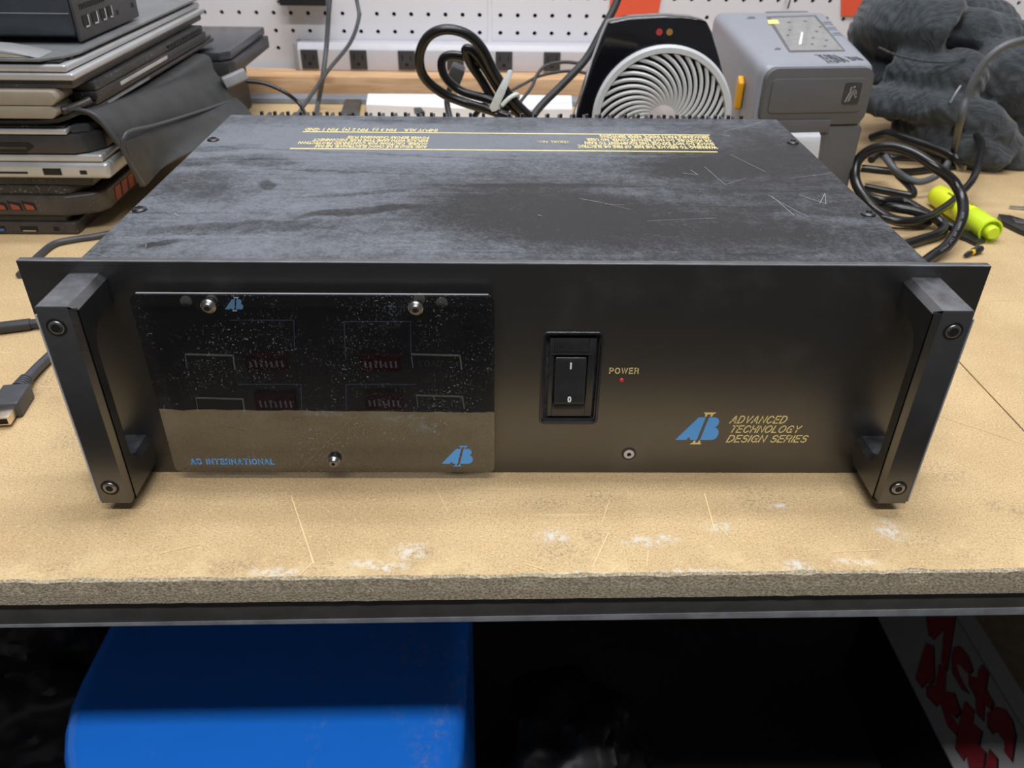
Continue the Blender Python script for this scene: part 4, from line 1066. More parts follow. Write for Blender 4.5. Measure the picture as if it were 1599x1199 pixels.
# ---------------------------------------------------------------- jacket
def blobs(parts, voxel):
    bm = B()
    for c, r, rot in parts:
        s = bmesh.new(); bmesh.ops.create_icosphere(s, subdivisions=3, radius=1)
        m = Matrix.Translation(c) @ Matrix.Rotation(rot[2], 4, 'Z') @ Matrix.Rotation(rot[1], 4, 'Y') @ Matrix.Rotation(rot[0], 4, 'X') @ Matrix.Diagonal((*r, 1))
        merge(bm, s, m)
    return bm
jb = blobs([
    (Vector((.63, .71, .045)), (.15, .09, .05), (0, 0, .1)),
    (Vector((.76, .72, .045)), (.13, .10, .06), (0, 0, 0))], .005)
for r_a, r_b, pp in ((.040, .044, ((1378, 30, .70), (1400, 32, .66), (1440, 40, .64), (1482, 55, .625))), (.042, .040, ((1400, 14, .73), (1450, 22, .72), (1510, 40, .71), (1560, 66, .71))),
                     (.026, .030, ((1488, 42, .645), (1540, 56, .65), (1640, 92, .66))), (.036, .050, ((1516, 110, .62), (1570, 122, .62), (1650, 150, .62))), (.026, .032, ((1395, 100, .63), (1445, 122, .605), (1492, 122, .60), (1512, 100, .61))),
                     (.018, .022, ((1340, 150, .62), (1400, 162, .59), (1480, 172, .575), (1540, 190, .57), (1572, 232, .575), (1585, 262, .58))), (.020, .022, ((1400, 190, .62), (1460, 212, .585), (1520, 232, .565), (1560, 252, .565))),
                     (.024, .024, ((1352, 40, .73), (1356, 70, .70), (1378, 105, .67), (1380, 140, .65))), (.034, .04, ((1560, 190, .62), (1610, 205, .62), (1670, 225, .62)))):
    tube(jb, [Y(*q) for q in pp], lambda t, a=r_a, c=r_b: (a+(c-a)*t)*(.80+.20*math.sin(math.pi*min(1, max(0, t*.9+.05)))**.5), 18)
tmp = put('jacket_form', jb, M['jacket'])
md = tmp.modifiers.new('remesh', 'REMESH'); md.mode = 'VOXEL'; md.voxel_size = .0042
md = tmp.modifiers.new('smooth', 'SMOOTH'); md.iterations = 2; md.factor = .5
md = tmp.modifiers.new('sub', 'SUBSURF'); md.levels = 1; md.render_levels = 1
dg = bpy.context.evaluated_depsgraph_get()
jm = bpy.data.meshes.new_from_object(tmp.evaluated_get(dg))
bpy.data.objects.remove(tmp)
jb = B(); jb.from_mesh(jm); bpy.data.meshes.remove(jm)
jb.normal_update()
new = []
for v in jb.verts:
    c = v.co; n_ = v.normal
    w = Vector((mnoise(c*9), mnoise(c*9+Vector((5, 0, 0))), mnoise(c*9+Vector((0, 7, 0)))))*.035
    q = c+w
    f1_ = math.sin(q.x*62+q.z*70+3*mnoise(c*6)); f2_ = math.sin(q.x*25-q.z*95+q.y*30)
    h = .0020*(1-abs(f1_))+.0022*(1-abs(f2_))-.0018
    h += .0007*math.sin((q.x*1.0+q.z*.5)*520+6*mnoise(c*30))*max(0, min(1, .5+2*mnoise(c*12+Vector((3, 1, 0)))))
    new.append(c+n_*h)
for v, c in zip(jb.verts, new): v.co = Vector((c.x, min(c.y, .868), max(.0006, c.z)))
jk = put('jacket', jb, M['jacket'], None, False, 'dark blue grey jacket crumpled in a heap right of the label printer', 'jacket')
for p_ in jk.data.polygons: p_.use_smooth = True
b = B(); tube(b, [Y(1372, 74, .617), Y(1400, 86, .597), Y(1440, 95, .581), Y(1480, 97, .575), Y(1508, 90, .582)], .0013, 8)
put('seam', b, M['jacket'], jk, True)
b = B(); tube(b, [Y(1484, 160, .555), Y(1492, 146, .555), Y(1500, 134, .56)], .0012, 8); put('zipper_pull', b, M['hdmi'], jk, True)

# ---------------------------------------------------------------- right-hand cables, highlighter, tools
cord = thing('power_cable', 'thick black printed power cable standing in a big loop right of the amplifier', 'cable', (0, 0, 0))
b = B()
path = [PZ(1405, 470, .004), PZ(1425, 425, .005), PZ(1452, 403, .006), PZ(1482, 380, .012), PZ(1501, 345, .025), PZ(1503, 315, .035), PZ(1490, 285, .048), PZ(1462, 262, .060), PZ(1428, 240, .068), PZ(1392, 229, .070), PZ(1360, 234, .064), PZ(1339, 252, .052), PZ(1335, 278, .038), PZ(1347, 305, .026), PZ(1368, 328, .016), PZ(1398, 344, .009), PZ(1432, 347, .007), PZ(1450, 345, .0065)]
tube(b, path, .0050, 14)
put('cord_loop', b, M['cable'], cord, True)
# printing along the front of the loop
b = B()
sp_ = spline(path, 12)
txt = 'E54864 (UL) SVT 18AWG  ASAP'
seg = sp_[12*2+4: 12*4+4]
L = [0]
for a, c in zip(seg, seg[1:]): L.append(L[-1]+(c-a).length)
for i, ch in enumerate(txt):
    s = L[-1]*(i+.5)/len(txt)
    k = next((j for j in range(len(L)-1) if L[j+1] >= s), len(L)-2)
    p = seg[k].lerp(seg[k+1], (s-L[k])/max(1e-9, L[k+1]-L[k])); d = (seg[k+1]-seg[k]).normalized()
    tocam = (CAM-p).normalized(); tocam = (tocam-d*tocam.dot(d)).normalized()
    if ch != ' ':
        m_ = frame(p+tocam*.00502, d, tocam.cross(d))
        merge(b, text_bm(ch, .0030, m_ @ Matrix.Translation((0, -.001, 0)), align='CENTER', res=1))
put('cord_lettering', b, M['hdmi'], cord)
cable([PZ(1400, 386, .005), PZ(1440, 374, .005), PZ(1464, 366, .006), PZ(1474, 354, .008), PZ(1460, 341, .012), PZ(1430, 330, .016), PZ(1395, 324, .016), PZ(1372, 320, .012)], .0048, M['cable'], 'thick black cord bending back on itself inside the big loop, nearest the amplifier', 'cable', 'cable')
cable([PZ(1378, 340, .018), PZ(1400, 345, .018), PZ(1430, 344, .018), PZ(1452, 338, .018), PZ(1462, 332, .018), PZ(1485, 316, .019), PZ(1502, 300, .022), PZ(1520, 278, .03), PZ(1530, 248, .035), PZ(1532, 222, .04), PZ(1516, 206, .045), PZ(1490, 200, .05)], .0038, M['cable'], 'black cord crossing over the highlighter and rising to the jacket')
cable([PZ(1360, 215, .03), PZ(1385, 208, .04), PZ(1410, 215, .045), PZ(1450, 228, .045), PZ(1480, 240, .045), PZ(1498, 252, .04), PZ(1502, 262, .03)], .0048, M['cable'], 'thick black cord passing behind the top of the big loop')
cable([PZ(1350, 292, .01), PZ(1380, 298, .010), PZ(1420, 305, .011), PZ(1426, 300, .012), PZ(1418, 288, .014), PZ(1400, 270, .022), PZ(1384, 244, .034), PZ(1376, 236, .036), PZ(1360, 250, .03)], .0040, M['cable'], 'black cord zigzagging through the middle of the big loop')
cable([PZ(1340, 300, .02), PZ(1375, 312, .020), PZ(1410, 314, .018), PZ(1442, 330, .014), PZ(1475, 348, .009), PZ(1500, 362, .006)], .0042, M['cable'], 'black cord running under the loop to a flat tab by the highlighter')
cable([PZ(1345, 262, .004), PZ(1380, 266, .004), PZ(1420, 268, .004), PZ(1470, 262, .004), PZ(1495, 258, .004)], .0040, M['cable'], 'black cord lying flat on the bench below the jacket')
cable([PZ(1340, 245, .02), PZ(1365, 240, .02), PZ(1395, 246, .02), PZ(1430, 248, .018), PZ(1465, 252, .012)], .0036, M['cable'], 'black cord lying crosswise between printer and jacket')
cable([Y(1640, 60, .42), Y(1599, 63, .42), Y(1568, 72, .42), Y(1544, 90, .42), Y(1524, 118, .42), Y(1510, 150, .42), Y(1499, 190, .42), PZ(1490, 232, .05), PZ(1478, 258, .035), PZ(1460, 276, .022), PZ(1435, 284, .018), PZ(1412, 276, .022), PZ(1395, 262, .03), PZ(1382, 245, .036)], .0036, M['greycable'], 'grey cable arching over the jacket and down into the black cords')
cable([Y(1500, -30, .86), Y(1530, 8, .84), Y(1560, 32, .82), Y(1586, 55, .80), Y(1615, 80, .78)], .0036, M['greycable'], 'grey cable crossing the pegboard above the jacket at the right')
# highlighter
h0, h1 = PZ(1462, 303, .011), PZ(1548, 362, .011)
ax = (h1-h0).normalized(); Lh = (h1-h0).length*1.04
hl = thing('highlighter', 'fluorescent yellow highlighter pen lying right of the black cords', 'highlighter', (0, 0, 0))
b = B(); lathe(b, [(0, 0), (.0085, .0004), (.0108, .003), (.0112, .008), (.0112, Lh*.66), (.0106, Lh*.665), (.0106, Lh*.7)], h0, ax, 32); put('barrel', b, M['hi'], hl, True)
b = B(); lathe(b, [(.0106, Lh*.64), (.0116, Lh*.66), (.0116, Lh*.95), (.0100, Lh*.955), (.0095, Lh*.90), (.0064, Lh*.90), (.0064, Lh*.985), (.0054, Lh), (0, Lh)], h0, ax, 32); put('cap', b, M['hicap'], hl, True)
b = B()
up = Vector((0, -.35, 1)); up = (up-ax*up.dot(ax)).normalized(); side = up.cross(ax)
for k, (s0, s1, off) in enumerate(((.20, .34, .25), (.24, .36, -.35), (.42, .60, .05), (.44, .62, .45), (.47, .60, -.35))):
    dirn = (up+side*off).normalized()
    m_ = frame(h0+ax*(Lh*s0)+dirn*.01122, ax, dirn.cross(ax))
    n_ = 5
    for j in range(n_):
        x = Lh*(s1-s0)*j/n_
        box(b, x, x+Lh*(s1-s0)/n_*.62, -.0012, .0012, -.0001, .0001, mtx=m_)
put('printed_marks', b, M['ink'], hl)
# flat tab, screwdriver bit, tools at right
b = B(); q = [PZ(1487, 360, 0), PZ(1505, 366, 0), PZ(1530, 372, 0), PZ(1538, 380, 0), PZ(1522, 385, 0), PZ(1508, 378, 0), PZ(1490, 372, 0)]
prism(b, [Vector((v.x, v.y, .0003)) for v in q], (0, 0, .004), .001)
put('plastic_tab', b, M['tool'], None, False, 'flat black plastic tab on the bench in front of the highlighter', 'tab')
h0, h1 = PZ(1505, 399, .003), PZ(1532, 388, .004)
ax2 = (h1-h0).normalized(); L2 = (h1-h0).length
bt = thing('screwdriver_bit', 'tiny black screwdriver bit with a yellow band on the bench near the amplifier corner', 'bit')
b = B(); lathe(b, [(0, 0), (.0008, .0003), (.0022, L2*.15), (.0026, L2*.30), (.0020, L2*.40), (.0020, L2*.5)], h0, ax2, 6); put('bit_tip', b, M['tool'], bt)
b = B(); lathe(b, [(.0026, L2*.42), (.0026, L2*.56)], h0, ax2, 20); put('band', b, M['band'], bt, True)
b = B(); lathe(b, [(.0020, L2*.5), (.0036, L2*.58), (.0038, L2*.9), (.0030, L2), (0, L2)], h0, ax2, 12); put('bit_body', b, M['tool'], bt, True)
tl = thing('multi_tool', 'black folding tool on the bench at the right edge of the photo', 'tool')
b = B(); q = [PZ(1556, 341, 0), PZ(1575, 343, 0), PZ(1599, 350, 0), PZ(1660, 372, 0), PZ(1655, 392, 0), PZ(1590, 366, 0), PZ(1562, 352, 0)]
prism(b, [Vector((v.x, v.y, .0003)) for v in q], (0, 0, .005), .0015); put('grip', b, M['tool'], tl, True)
b = B(); q = [PZ(1580, 343, .005), PZ(1640, 355, .005), PZ(1640, 361, .005), PZ(1584, 349, .005)]
prism(b, q, (0, 0, .002), .0004); put('blade', b, M['chrome'], tl)
b = B(); tube(b, [PZ(1576, 323, .002), PZ(1660, 330, .002)], .0018, 10, smooth=False)
put('metal_rod', b, M['chrome'], None, True, 'thin silver metal rod on the bench above the black folding tool', 'rod')

# ---------------------------------------------------------------- left-hand cables on the bench
cable([PZ(30, 430, .003), PZ(62, 398, .003), PZ(85, 381, .003), PZ(115, 374, .003), PZ(150, 369, .003), PZ(185, 362, .003), PZ(215, 356, .003)], .0030, M['plug'], 'grey braided cable curving on the bench between laptops and amplifier')
kb = thing('audio_cable', 'black cable with a straight plug end lying beside the left handle of the amplifier', 'cable')
b = B(); tube(b, [PZ(-60, 515, .0045), PZ(0, 512, .0045), PZ(48, 506, .0045)], .0044, 14, smooth=False); put('plug_sleeve', b, M['darkcable'], kb, True)
b = B(); tube(b, [PZ(46, 506, .0045), PZ(80, 503, .0045), PZ(120, 500, .0045), PZ(150, 496, .0045)], .0036, 12); put('cord', b, M['darkcable'], kb, True)
# display connector
dc = thing('video_cable', 'dark grey video cable with rectangular connector and ribbed collar at the left edge', 'cable')
c0, c1 = PZ(8, 640, .007), PZ(62, 560, .006)
axd = (c1-c0); axd.z = 0; Lc = axd.length; axd.normalize()
CM = frame(Vector((c0.x, c0.y, .0)), axd, Vector((-axd.y, axd.x, 0)))
b = B(); box(b, .000, .024, -.0085, .0085, .0004, .0115, .0018, 3, mtx=CM); put('connector_body', b, M['plug'], dc, True)
b = B(); box(b, -.011, .0004, -.0060, .0060, .0028, .0085, .0006, mtx=CM); sh_ = put('connector_tip', b, M['gold_m'], dc, True)
b = B(); box(b, -.0113, -.0105, -.0048, .0048, .0038, .0075, mtx=CM); put('contact_slot', b, M['hole'], sh_)
b = B()
for k in range(5):
    x = .0245+k*.0028
    lathe(b, [(.0030, 0), (.0056-.0003*k, .0002), (.0056-.0003*k, .0018), (.0030, .002)], CM @ Vector((x, 0, .0060)), axd, 20)
lathe(b, [(.0036, 0), (.0033, .016)], CM @ Vector((.024, 0, .0060)), axd, 16)
put('ribbed_collar', b, M['plug'], dc, True)
b = B(); e0 = CM @ Vector((.036, 0, .0058)); tube(b, [e0, e0+axd*.02+Vector((.002, 0, -.001)), e0+axd*.05+Vector((.008, 0, -.002)), e0+axd*.08+Vector((.02, 0, -.002))], .0034, 12); put('cord', b, M['plug'], dc, True)

# ---------------------------------------------------------------- laptops on the left
def slab(x1, y0, w, d, z0, z1, bev=.002, rz=0.0, seg=3, bm=None):
    """slab whose front right corner is (x1, y0); runs left by w and back by d"""
    m = Matrix.Translation((x1, y0, 0)) @ Matrix.Rotation(rz, 4, 'Z')
    bm = bm or B()
    box(bm, -w, 0, 0, d, z0, z1, bev, seg, mtx=m)
    return bm
def LM(x1, y0, rz=0.0): return Matrix.Translation((x1, y0, 0)) @ Matrix.Rotation(rz, 4, 'Z')
def port(parent, m, x0, x1, z0, z1, y=-.0002, mat='slot', name='port', bev=0.0):
    b = B(); box(b, x0, x1, y-.0002, .004, z0, z1, bev, mtx=m); return put(name, b, M[mat], parent)
# 1: lowest
x1, y0 = -.398, .350
l1 = thing('laptop', 'thin dark laptop with a blue port, lowest of the stack at the left', 'laptop', group='stacked laptops at the left')
b = slab(x1, y0, .36, .245, .0004, .0120, .002); put('base', b, M['lapbrown'], l1, True)
b = slab(x1-.008, y0+.003, .345, .24, .0122, .0182, .0015); put('lid', b, M['lapdark'], l1, True)
m = LM(x1, y0)
port(l1, m, -.022, -.016, .0035, .0085, name='audio_port', bev=.0015)
o = port(l1, m, -.052, -.036, .0035, .0085, name='video_port'); b = B(); box(b, -.050, -.038, -.0006, .001, .0036, .0046, mtx=m); put('port_tongue', b, M['chrome'], o)
o = port(l1, m, -.085, -.066, .0035, .0085, name='data_port'); b = B(); box(b, -.083, -.067, -.0006, .001, .0036, .0060, mtx=m); put('port_tongue', b, M['usbblue'], o)
# 2: gaming laptop with red vents
x1, y0 = -.380, .348
l2 = thing('laptop', 'thick black gaming laptop with red vent openings, second from the bottom of the stack', 'laptop', group='stacked laptops at the left')
m = LM(x1, y0)
b = B()
prism(b, [(-.38, 0, .0205), (-.38, -.001, .040), (-.018, -.001, .040), (.006, .010, .036), (.010, .022, .028), (.004, .012, .0205), (-.02, 0, .0190)][:0] or [(-.38, .000, .0210), (-.02, .000, .0190), (.004, .010, .0190), (.010, .022, .0190), (.010, .24, .0190), (-.38, .24, .0210)], (0, 0, .0190), .0025, 3, mtx=m)
put('base', b, M['lapbrown'], l2, True)
b = B(); prism(b, [(-.38, .003, 0), (-.020, .003, 0), (-.012, .010, 0), (-.004, .020, 0), (-.004, .23, 0), (-.38, .23, 0)], (0, 0, .0085), .0015, 2, mtx=m @ Matrix.Translation((0, 0, .0385))); put('lid', b, M['lapblack'], l2, True)
for k in range(7):
    x = -.058-.0130*k
    b = B(); prism(b, [(x, -.0006, .0250), (x+.0100, -.0006, .0250), (x+.0090, -.0006, .0315), (x-.002, -.0006, .0335)], (0, .003, 0), mtx=m)
    o = put('vent', b, M['slot'], l2)
    b = B(); prism(b, [(x+.001, -.0008, .0255), (x+.0085, -.0008, .0255), (x+.0078, -.0008, .0290), (x+.0002, -.0008, .0312)], (0, .0018, 0), mtx=m); put('vent_grille', b, M['red'], o)
for k in range(5):
    y = .034+.016*k
    b = B(); prism(b, [(.0096, y, .0225), (.0096, y+.011, .0225), (.0096, y+.014, .0345), (.0096, y+.002, .0345)], (.0012, 0, 0), mtx=m); put('side_vent', b, M['red'], l2)
# 3: silver laptop
x1, y0 = -.352, .345
l3 = thing('laptop', 'silver laptop with row of ports on its edge, lying on the gaming laptop', 'laptop', group='stacked laptops at the left')
m = LM(x1, y0)
b = slab(x1, y0, .36, .245, .0555, .0695, .004, seg=4); put('base', b, M['alu'], l3, True)
b = slab(x1-.004, y0+.002, .35, .24, .0700, .0765, .0022, seg=3); put('lid', b, M['alu'], l3, True)
b = B(); lathe(b, [(.006, 0), (.006, .03)], m @ Vector((-.008, .001, .0630)), (0, 1, 0), 20); put('hinge', b, M['alu'], l3, True)
port(l3, m, -.026, -.0195, .0595, .0635, name='lock_slot', bev=.0008); port(l3, m, -.058, -.042, .0590, .0650, name='network_port'); port(l3, m, -.098, -.072, .0600, .0618, name='card_slot'); port(l3, m, -.122, -.108, .0590, .0645, name='video_port', bev=.001); port(l3, m, -.140, -.130, .0590, .0645, name='data_port')
# spacer: thin black slab under 3
b = slab(-.372, .352, .34, .23, .0472, .0550, .0015)
put('tablet', b, M['lapblack'], None, True, 'thin black tablet shell between gaming laptop and silver laptop', 'tablet')
# 4: charcoal laptop with chamfered hinge
x1, y0 = -.372, .346
l4 = thing('laptop', 'charcoal laptop with angular hinge block and pale lid edge, above the silver laptop', 'laptop', group='stacked laptops at the left')
m = LM(x1, y0)
b = B(); prism(b, [(-.36, 0, 0), (-.006, 0, 0), (.004, .006, 0), (.014, .020, 0), (.014, .23, 0), (-.36, .23, 0)], (0, 0, .0165), .002, 2, mtx=m @ Matrix.Translation((0, 0, .0775))); put('base', b, M['lapdark'], l4, True)
b = slab(x1-.008, y0-.001, .34, .22, .0945, .0990, .0015); put('lid', b, M['alu'], l4, True)
b = slab(x1-.010, y0+.003, .336, .21, .0991, .1012, .0008); put('lid_face', b, M['lapblack'], l4, True)
b = B(); prism(b, [(-.006, .004, .094), (.006, .012, .094), (.016, .035, .094), (.008, .045, .094), (-.006, .045, .094)], (0, 0, .0072), .0012, 2, mtx=m); put('hinge_block', b, M['minipc'], l4, True)
b = B(); prism(b, [(-.36, -.0008, .0790), (-.048, -.0008, .0790), (-.040, -.0008, .0840), (-.044, -.0008, .0875), (-.36, -.0008, .0875)], (0, .002, 0), mtx=m); o = put('edge_recess', b, M['slot'], l4)
b = B(); box(b, -.36, -.046, -.0014, 0, .0820, .0840, .0004, mtx=m); put('recess_rib', b, M['lapbrown'], o)
# sleeve draped over 4, hanging down on the right side
sv = thing('tablet_sleeve', 'black leatherette tablet sleeve draped over the laptops and leaning down to the right', 'sleeve')
sp = [PY(95, 172, .350), PY(300, 82, .66), PY(322, 88, .66), PY(366, 155, .60), PY(372, 160, .58), PY(222, 293, .372), PY(190, 228, .362), PY(150, 180, .352)]
# two panels as thick sheets: upper panel and lower flap
def sheet(rows, th, mat, name, parent):
    """rows: list of point rows -> smooth thick cloth"""
    bm = bmesh.new()
    g = [[bm.verts.new(p) for p in spline(r, 5)] for r in zip(*[spline(c, 5) for c in zip(*rows)])] if False else None
    cols = [spline(r, 6) for r in rows]
    full = [spline([cols[i][j] for i in range(len(rows))], 5) for j in range(len(cols[0]))]
    vs = [[bm.verts.new(p) for p in f] for f in full]
    for a, c in zip(vs, vs[1:]):
        for k in range(len(a)-1): bm.faces.new([a[k], a[k+1], c[k+1], c[k]])
    bmesh.ops.recalc_face_normals(bm, faces=bm.faces)
    bmesh.ops.solidify(bm, geom=bm.faces[:], thickness=th)
    return put(name, bm, mat, parent, True)
# each row runs from the front edge to the back edge; rows go from the left (on the laptops) to the right
back_y = .60
rows = [[Vector((-.50, .352, .1052)), Vector((-.50, .47, .1052)), Vector((-.50, .60, .1052))],
        [Vector((-.40, .352, .1052)), Vector((-.40, .47, .1052)), Vector((-.40, .60, .1052))],
        [PY(125, 172, .352), Vector((-.355, .47, .1050)), PY(318, 84, .64)],
        [PY(152, 184, .352), PY(245, 140, .48), PY(335, 110, .63)],
        [PY(172, 205, .354), PY(272, 165, .48), PY(352, 134, .62)],
        [PY(188, 228, .358), PY(285, 190, .48), PY(366, 158, .61)]]
sheet(rows, .0035, M['leather'], 'upper_panel', sv)
rows = [[PY(190, 224, .3585), PY(285, 184, .48), PY(366, 156, .61)],
        [PY(193, 236, .357), PY(282, 204, .46), PY(378, 166, .60)],
        [PY(205, 262, .362), PY(278, 228, .44), PY(390, 180, .58)],
        [PY(221, 291, .372), PY(275, 250, .42), PY(402, 200, .56)]]
sheet(rows, .0035, M['leather'], 'front_flap', sv)
b = B(); tube(b, [PY(100, 171, .350), PY(126, 171, .349), PY(150, 181, .348), PY(172, 206, .349), PY(188, 228, .351), PY(204, 260, .355), PY(221, 290, .366)], .0014, 8)
tube(b, [PY(366, 156, .605), PY(300, 178, .49), PY(240, 196, .41), PY(205, 204, .362), PY(194, 214, .350), PY(192, 230, .349), PY(204, 256, .352), PY(224, 288, .364)], .0016, 8)
put('piping', b, M['plug'], sv, True)
# 5: two warm grey slabs with rounded ends (one convertible laptop)
x1, y0 = -.380, .338
l5 = thing('laptop', 'warm grey laptop with rounded corners closed between the sleeve and the silver laptop', 'laptop', group='stacked laptops at the left')
m = LM(x1, y0)
for nm, z0_, z1_, dx in (('base', .1100, .1206, 0), ('lid', .1210, .1325, .003)):
    b = B()
    pts = []
    w_ = .34
    r_ = .0045
    prism(b, [(-w_, 0, z0_), (dx-r_, 0, z0_), (dx, 0, z0_+r_*.8), (dx, 0, z1_-r_), (dx-r_*.4, 0, z1_-.001), (dx-r_, 0, z1_), (-w_, 0, z1_)], (0, .0325, 0), .0012, 2, mtx=m)
    put(nm, b, M['beige'], l5, True)
port(l5, m, -.066, -.054, .1245, .1268, name='data_port', bev=.0008)
b = B(); tube(b, [m @ Vector((.0, .010, .114)), m @ Vector((.010, .022, .116)), m @ Vector((.016, .031, .118))], .0035, 10); put('hinge_bar', b, M['lapbrown'], l5, True)
# 6/7: dark laptops lying long side away
for i, (dx, z0_, z1_, mt, lab) in enumerate(((.012, .1085, .1170, 'lapbrown', 'dark brown laptop pointing away to the pegboard, directly on the black sleeve'), (.014, .1175, .1320, 'lapblack', 'black laptop with worn edge strip, directly under the two pale silver slabs'))):
    x1, y0 = -.372+dx, .372
    o = thing('laptop', lab, 'laptop', group='stacked laptops at the left')
    m = LM(x1, y0, -.015)
    b = B(); box(b, -.24, 0, 0, .33-.03*i, z0_, (z0_+z1_)/2-.0002, .0012, 2, mtx=m); put('base', b, M[mt], o, True)
    b = B(); box(b, -.238, -.001, .002, .325-.03*i, (z0_+z1_)/2+.0002, z1_, .0012, 2, mtx=m); put('lid', b, M[mt], o, True)
    b = B()
    if i: box(b, -.0002, .0006, .05, .17, z0_+.0016, z0_+.0045, mtx=m)
    else: box(b, -.0002, .0006, .02, .12, z0_+.001, z0_+.003, mtx=m)
    put('edge_strip', b, M['hub'] if i else M['hdmi'], o)
    if i:
        b = B()
        for k in range(12): box(b, -.0002, .0006, .18+k*.009, .186+k*.009, z1_-.005, z1_-.002, mtx=m)
        put('edge_vents', b, M['slot'], o)
# 8: pale silver laptop
x1, y0 = -.361, .345
l8 = thing('laptop', 'pale silver aluminium laptop near the top of the stack, slim dark keyboard gap above it', 'laptop', group='stacked laptops at the left')
m = LM(x1, y0, -.0)
b = B(); box(b, -.30, 0, 0, .36, .1395, .1455, .0022, 3, mtx=m); put('base', b, M['alu'], l8, True)
b = B(); box(b, -.305, -.005, .001, .36, .1462, .1520, .0022, 3, mtx=m); put('lid', b, M['alu'], l8, True)
b = B(); box(b, -.30, -.004, .004, .355, .1327, .1394, .001, 2, mtx=m); put('underside', b, M['lapbrown'], l8, True)
# 9: silver laptop base whose bottom cover is open showing dark insides
x1, y0 = -.376, .347
l9 = thing('laptop', 'bare silver laptop shell with curved front lip under the small computer', 'laptop', group='stacked laptops at the left')
m = LM(x1, y0)
b = B(); box(b, -.28, .004, .003, .355, .1522, .1544, .0005, 1, mtx=m); ins = put('interior', b, M['slot'], l9)
b = B()
random.seed(8)
for k in range(16): box(b, .0035, .0060, .02+k*.021, .02+k*.021+random.uniform(.004, .014), .1525, .1543, .0003, mtx=m)
put('circuit_parts', b, M['darkcable'], ins)
b = B()
prism(b, [(-.28, -.002, .1546), (-.010, -.002, .1546), (.004, .010, .1546), (.010, .030, .1546), (.012, .355, .1546), (-.28, .355, .1546)], (0, 0, .0026), .0012, 2, mtx=m)
put('top_case', b, M['greyshell'], l9, True)
b = B()
arc = [(-.28, .1610)]+[(-.26+.02*k, .1610+.0085*(1-((k-8)/9.5)**2 if k > 4 else .92)) for k in range(0, 12)]+[(-.015, .1612)]
arc = [(-.28, .1612), (-.28, .1672), (-.14, .1685), (-.06, .1688), (-.045, .1680), (-.030, .1658), (-.012, .1618), (-.010, .1612)]
prism(b, [(x, .0, z-.0038) for x, z in arc], (0, .028, 0), .001, 2, mtx=m)
put('curved_lip', b, M['alu'], l9, True)
# mini computer on top
mp = thing('mini_computer', 'slate grey mini desktop computer with vent and ports on top of the laptop stack', 'computer')
x1, y0 = PY(121, 52, .405).x, .405
m = LM(x1, y0)
z0_ = .1600
b = B(); prism(b, [(-.20, .002, z0_+.004), (-.20, .018, z0_-.001), (-.20, .14, z0_-.001), (-.20, .14, z0_+.062), (-.20, .010, z0_+.062), (-.20, -.001, z0_+.056), (-.20, -.001, z0_+.006)], (.198, 0, 0), .0025, 3, mtx=m); put('case', b, M['minipc'], mp, True)
b = B(); box(b, -.20, -.003, -.0016, .0, z0_+.0225, z0_+.0232, mtx=m); put('seam_line', b, M['hdmi'], mp)
b = B(); box(b, -.0015, .0015, .001, .139, z0_-.0005, z0_+.062, .0012, 2, mtx=m); pp = put('port_plate', b, M['ports'], mp, True)
b = B()
for r in range(3):
    for k in range(13):
        z = z0_+.024+r*.0085
        box(b, .0012, .0020, .012+k*.0042, .0142+k*.0042, z, z+(.0065 if r else .0045), mtx=m)
put('vent_slots', b, M['slot'], pp)
for k, (y, w_) in enumerate(((.012, .011), (.031, .011), (.050, .010), (.066, .009))):
    z = z0_+.0105
    b = B(); box(b, .0012, .0022, y, y+w_, z, z+.0085, mtx=m); o = put('data_port', b, M['slot'], pp)
    b = B(); box(b, .0016, .0028, y+w_*.82, y+w_, z-.0008, z+.0085, mtx=m); box(b, .0016, .0028, y+.002, y+w_, z-.0012, z, mtx=m); put('port_frame', b, M['chrome'], o)
for y, z in ((.086, .011), (.105, .034), (.125, .012)):
    b = B(); box(b, .0012, .0020, y, y+.004, z0_+z-.002, z0_+z+.002, mtx=m); put('case_screw', b, M['slot'], pp)
for x, y in ((-.19, .03), (-.03, .03), (-.19, .12), (-.03, .12)):
    b = B(); box(b, x, x+.012, y, y+.012, .1573, z0_-.0008, .0005, mtx=m); put('foot', b, M['tool'], mp)
# back laptop and its grey plug
lb = thing('laptop', 'dark laptop corner sticking out behind the black sleeve with grey plug in it', 'laptop', group='stacked laptops at the left')
a_ = PY(358, 80, .66)
b = B(); prism(b, [(-.15, 0, .075), (-.006, 0, .075), (0, .01, .075), (0, .18, .075), (-.15, .18, .075)], (0, 0, .016), .002, 2, mtx=Matrix.Translation((a_.x, .665, 0))); put('base', b, M['lapdark'], lb, True)
b = B(); prism(b, [(-.15, 0, .092), (-.014, 0, .092), (-.004, .012, .092), (-.004, .18, .092), (-.15, .18, .092)], (0, 0, .010), .002, 2, mtx=Matrix.Translation((a_.x, .665, 0))); put('lid', b, M['minipc'], lb, True)
b = B(); box(b, a_.x-.15, a_.x-.03, .68, .82, .0004, .0749, .002); put('riser_carton', b, M['lapblack'], None, False, 'dark box under the laptop behind the black sleeve', 'box')
a_ = PY(367, 122, .625)
b = B(); box(b, -.014, .014, -.011, .011, -.006, .006, .002, 3, mtx=Matrix.Translation(a_) @ Matrix.Rotation(-.35, 4, 'Y') @ Matrix.Rotation(.35, 4, 'Z')); put('video_plug', b, M['hdmi'], None, True, 'light grey plug behind the black sleeve', 'plug')

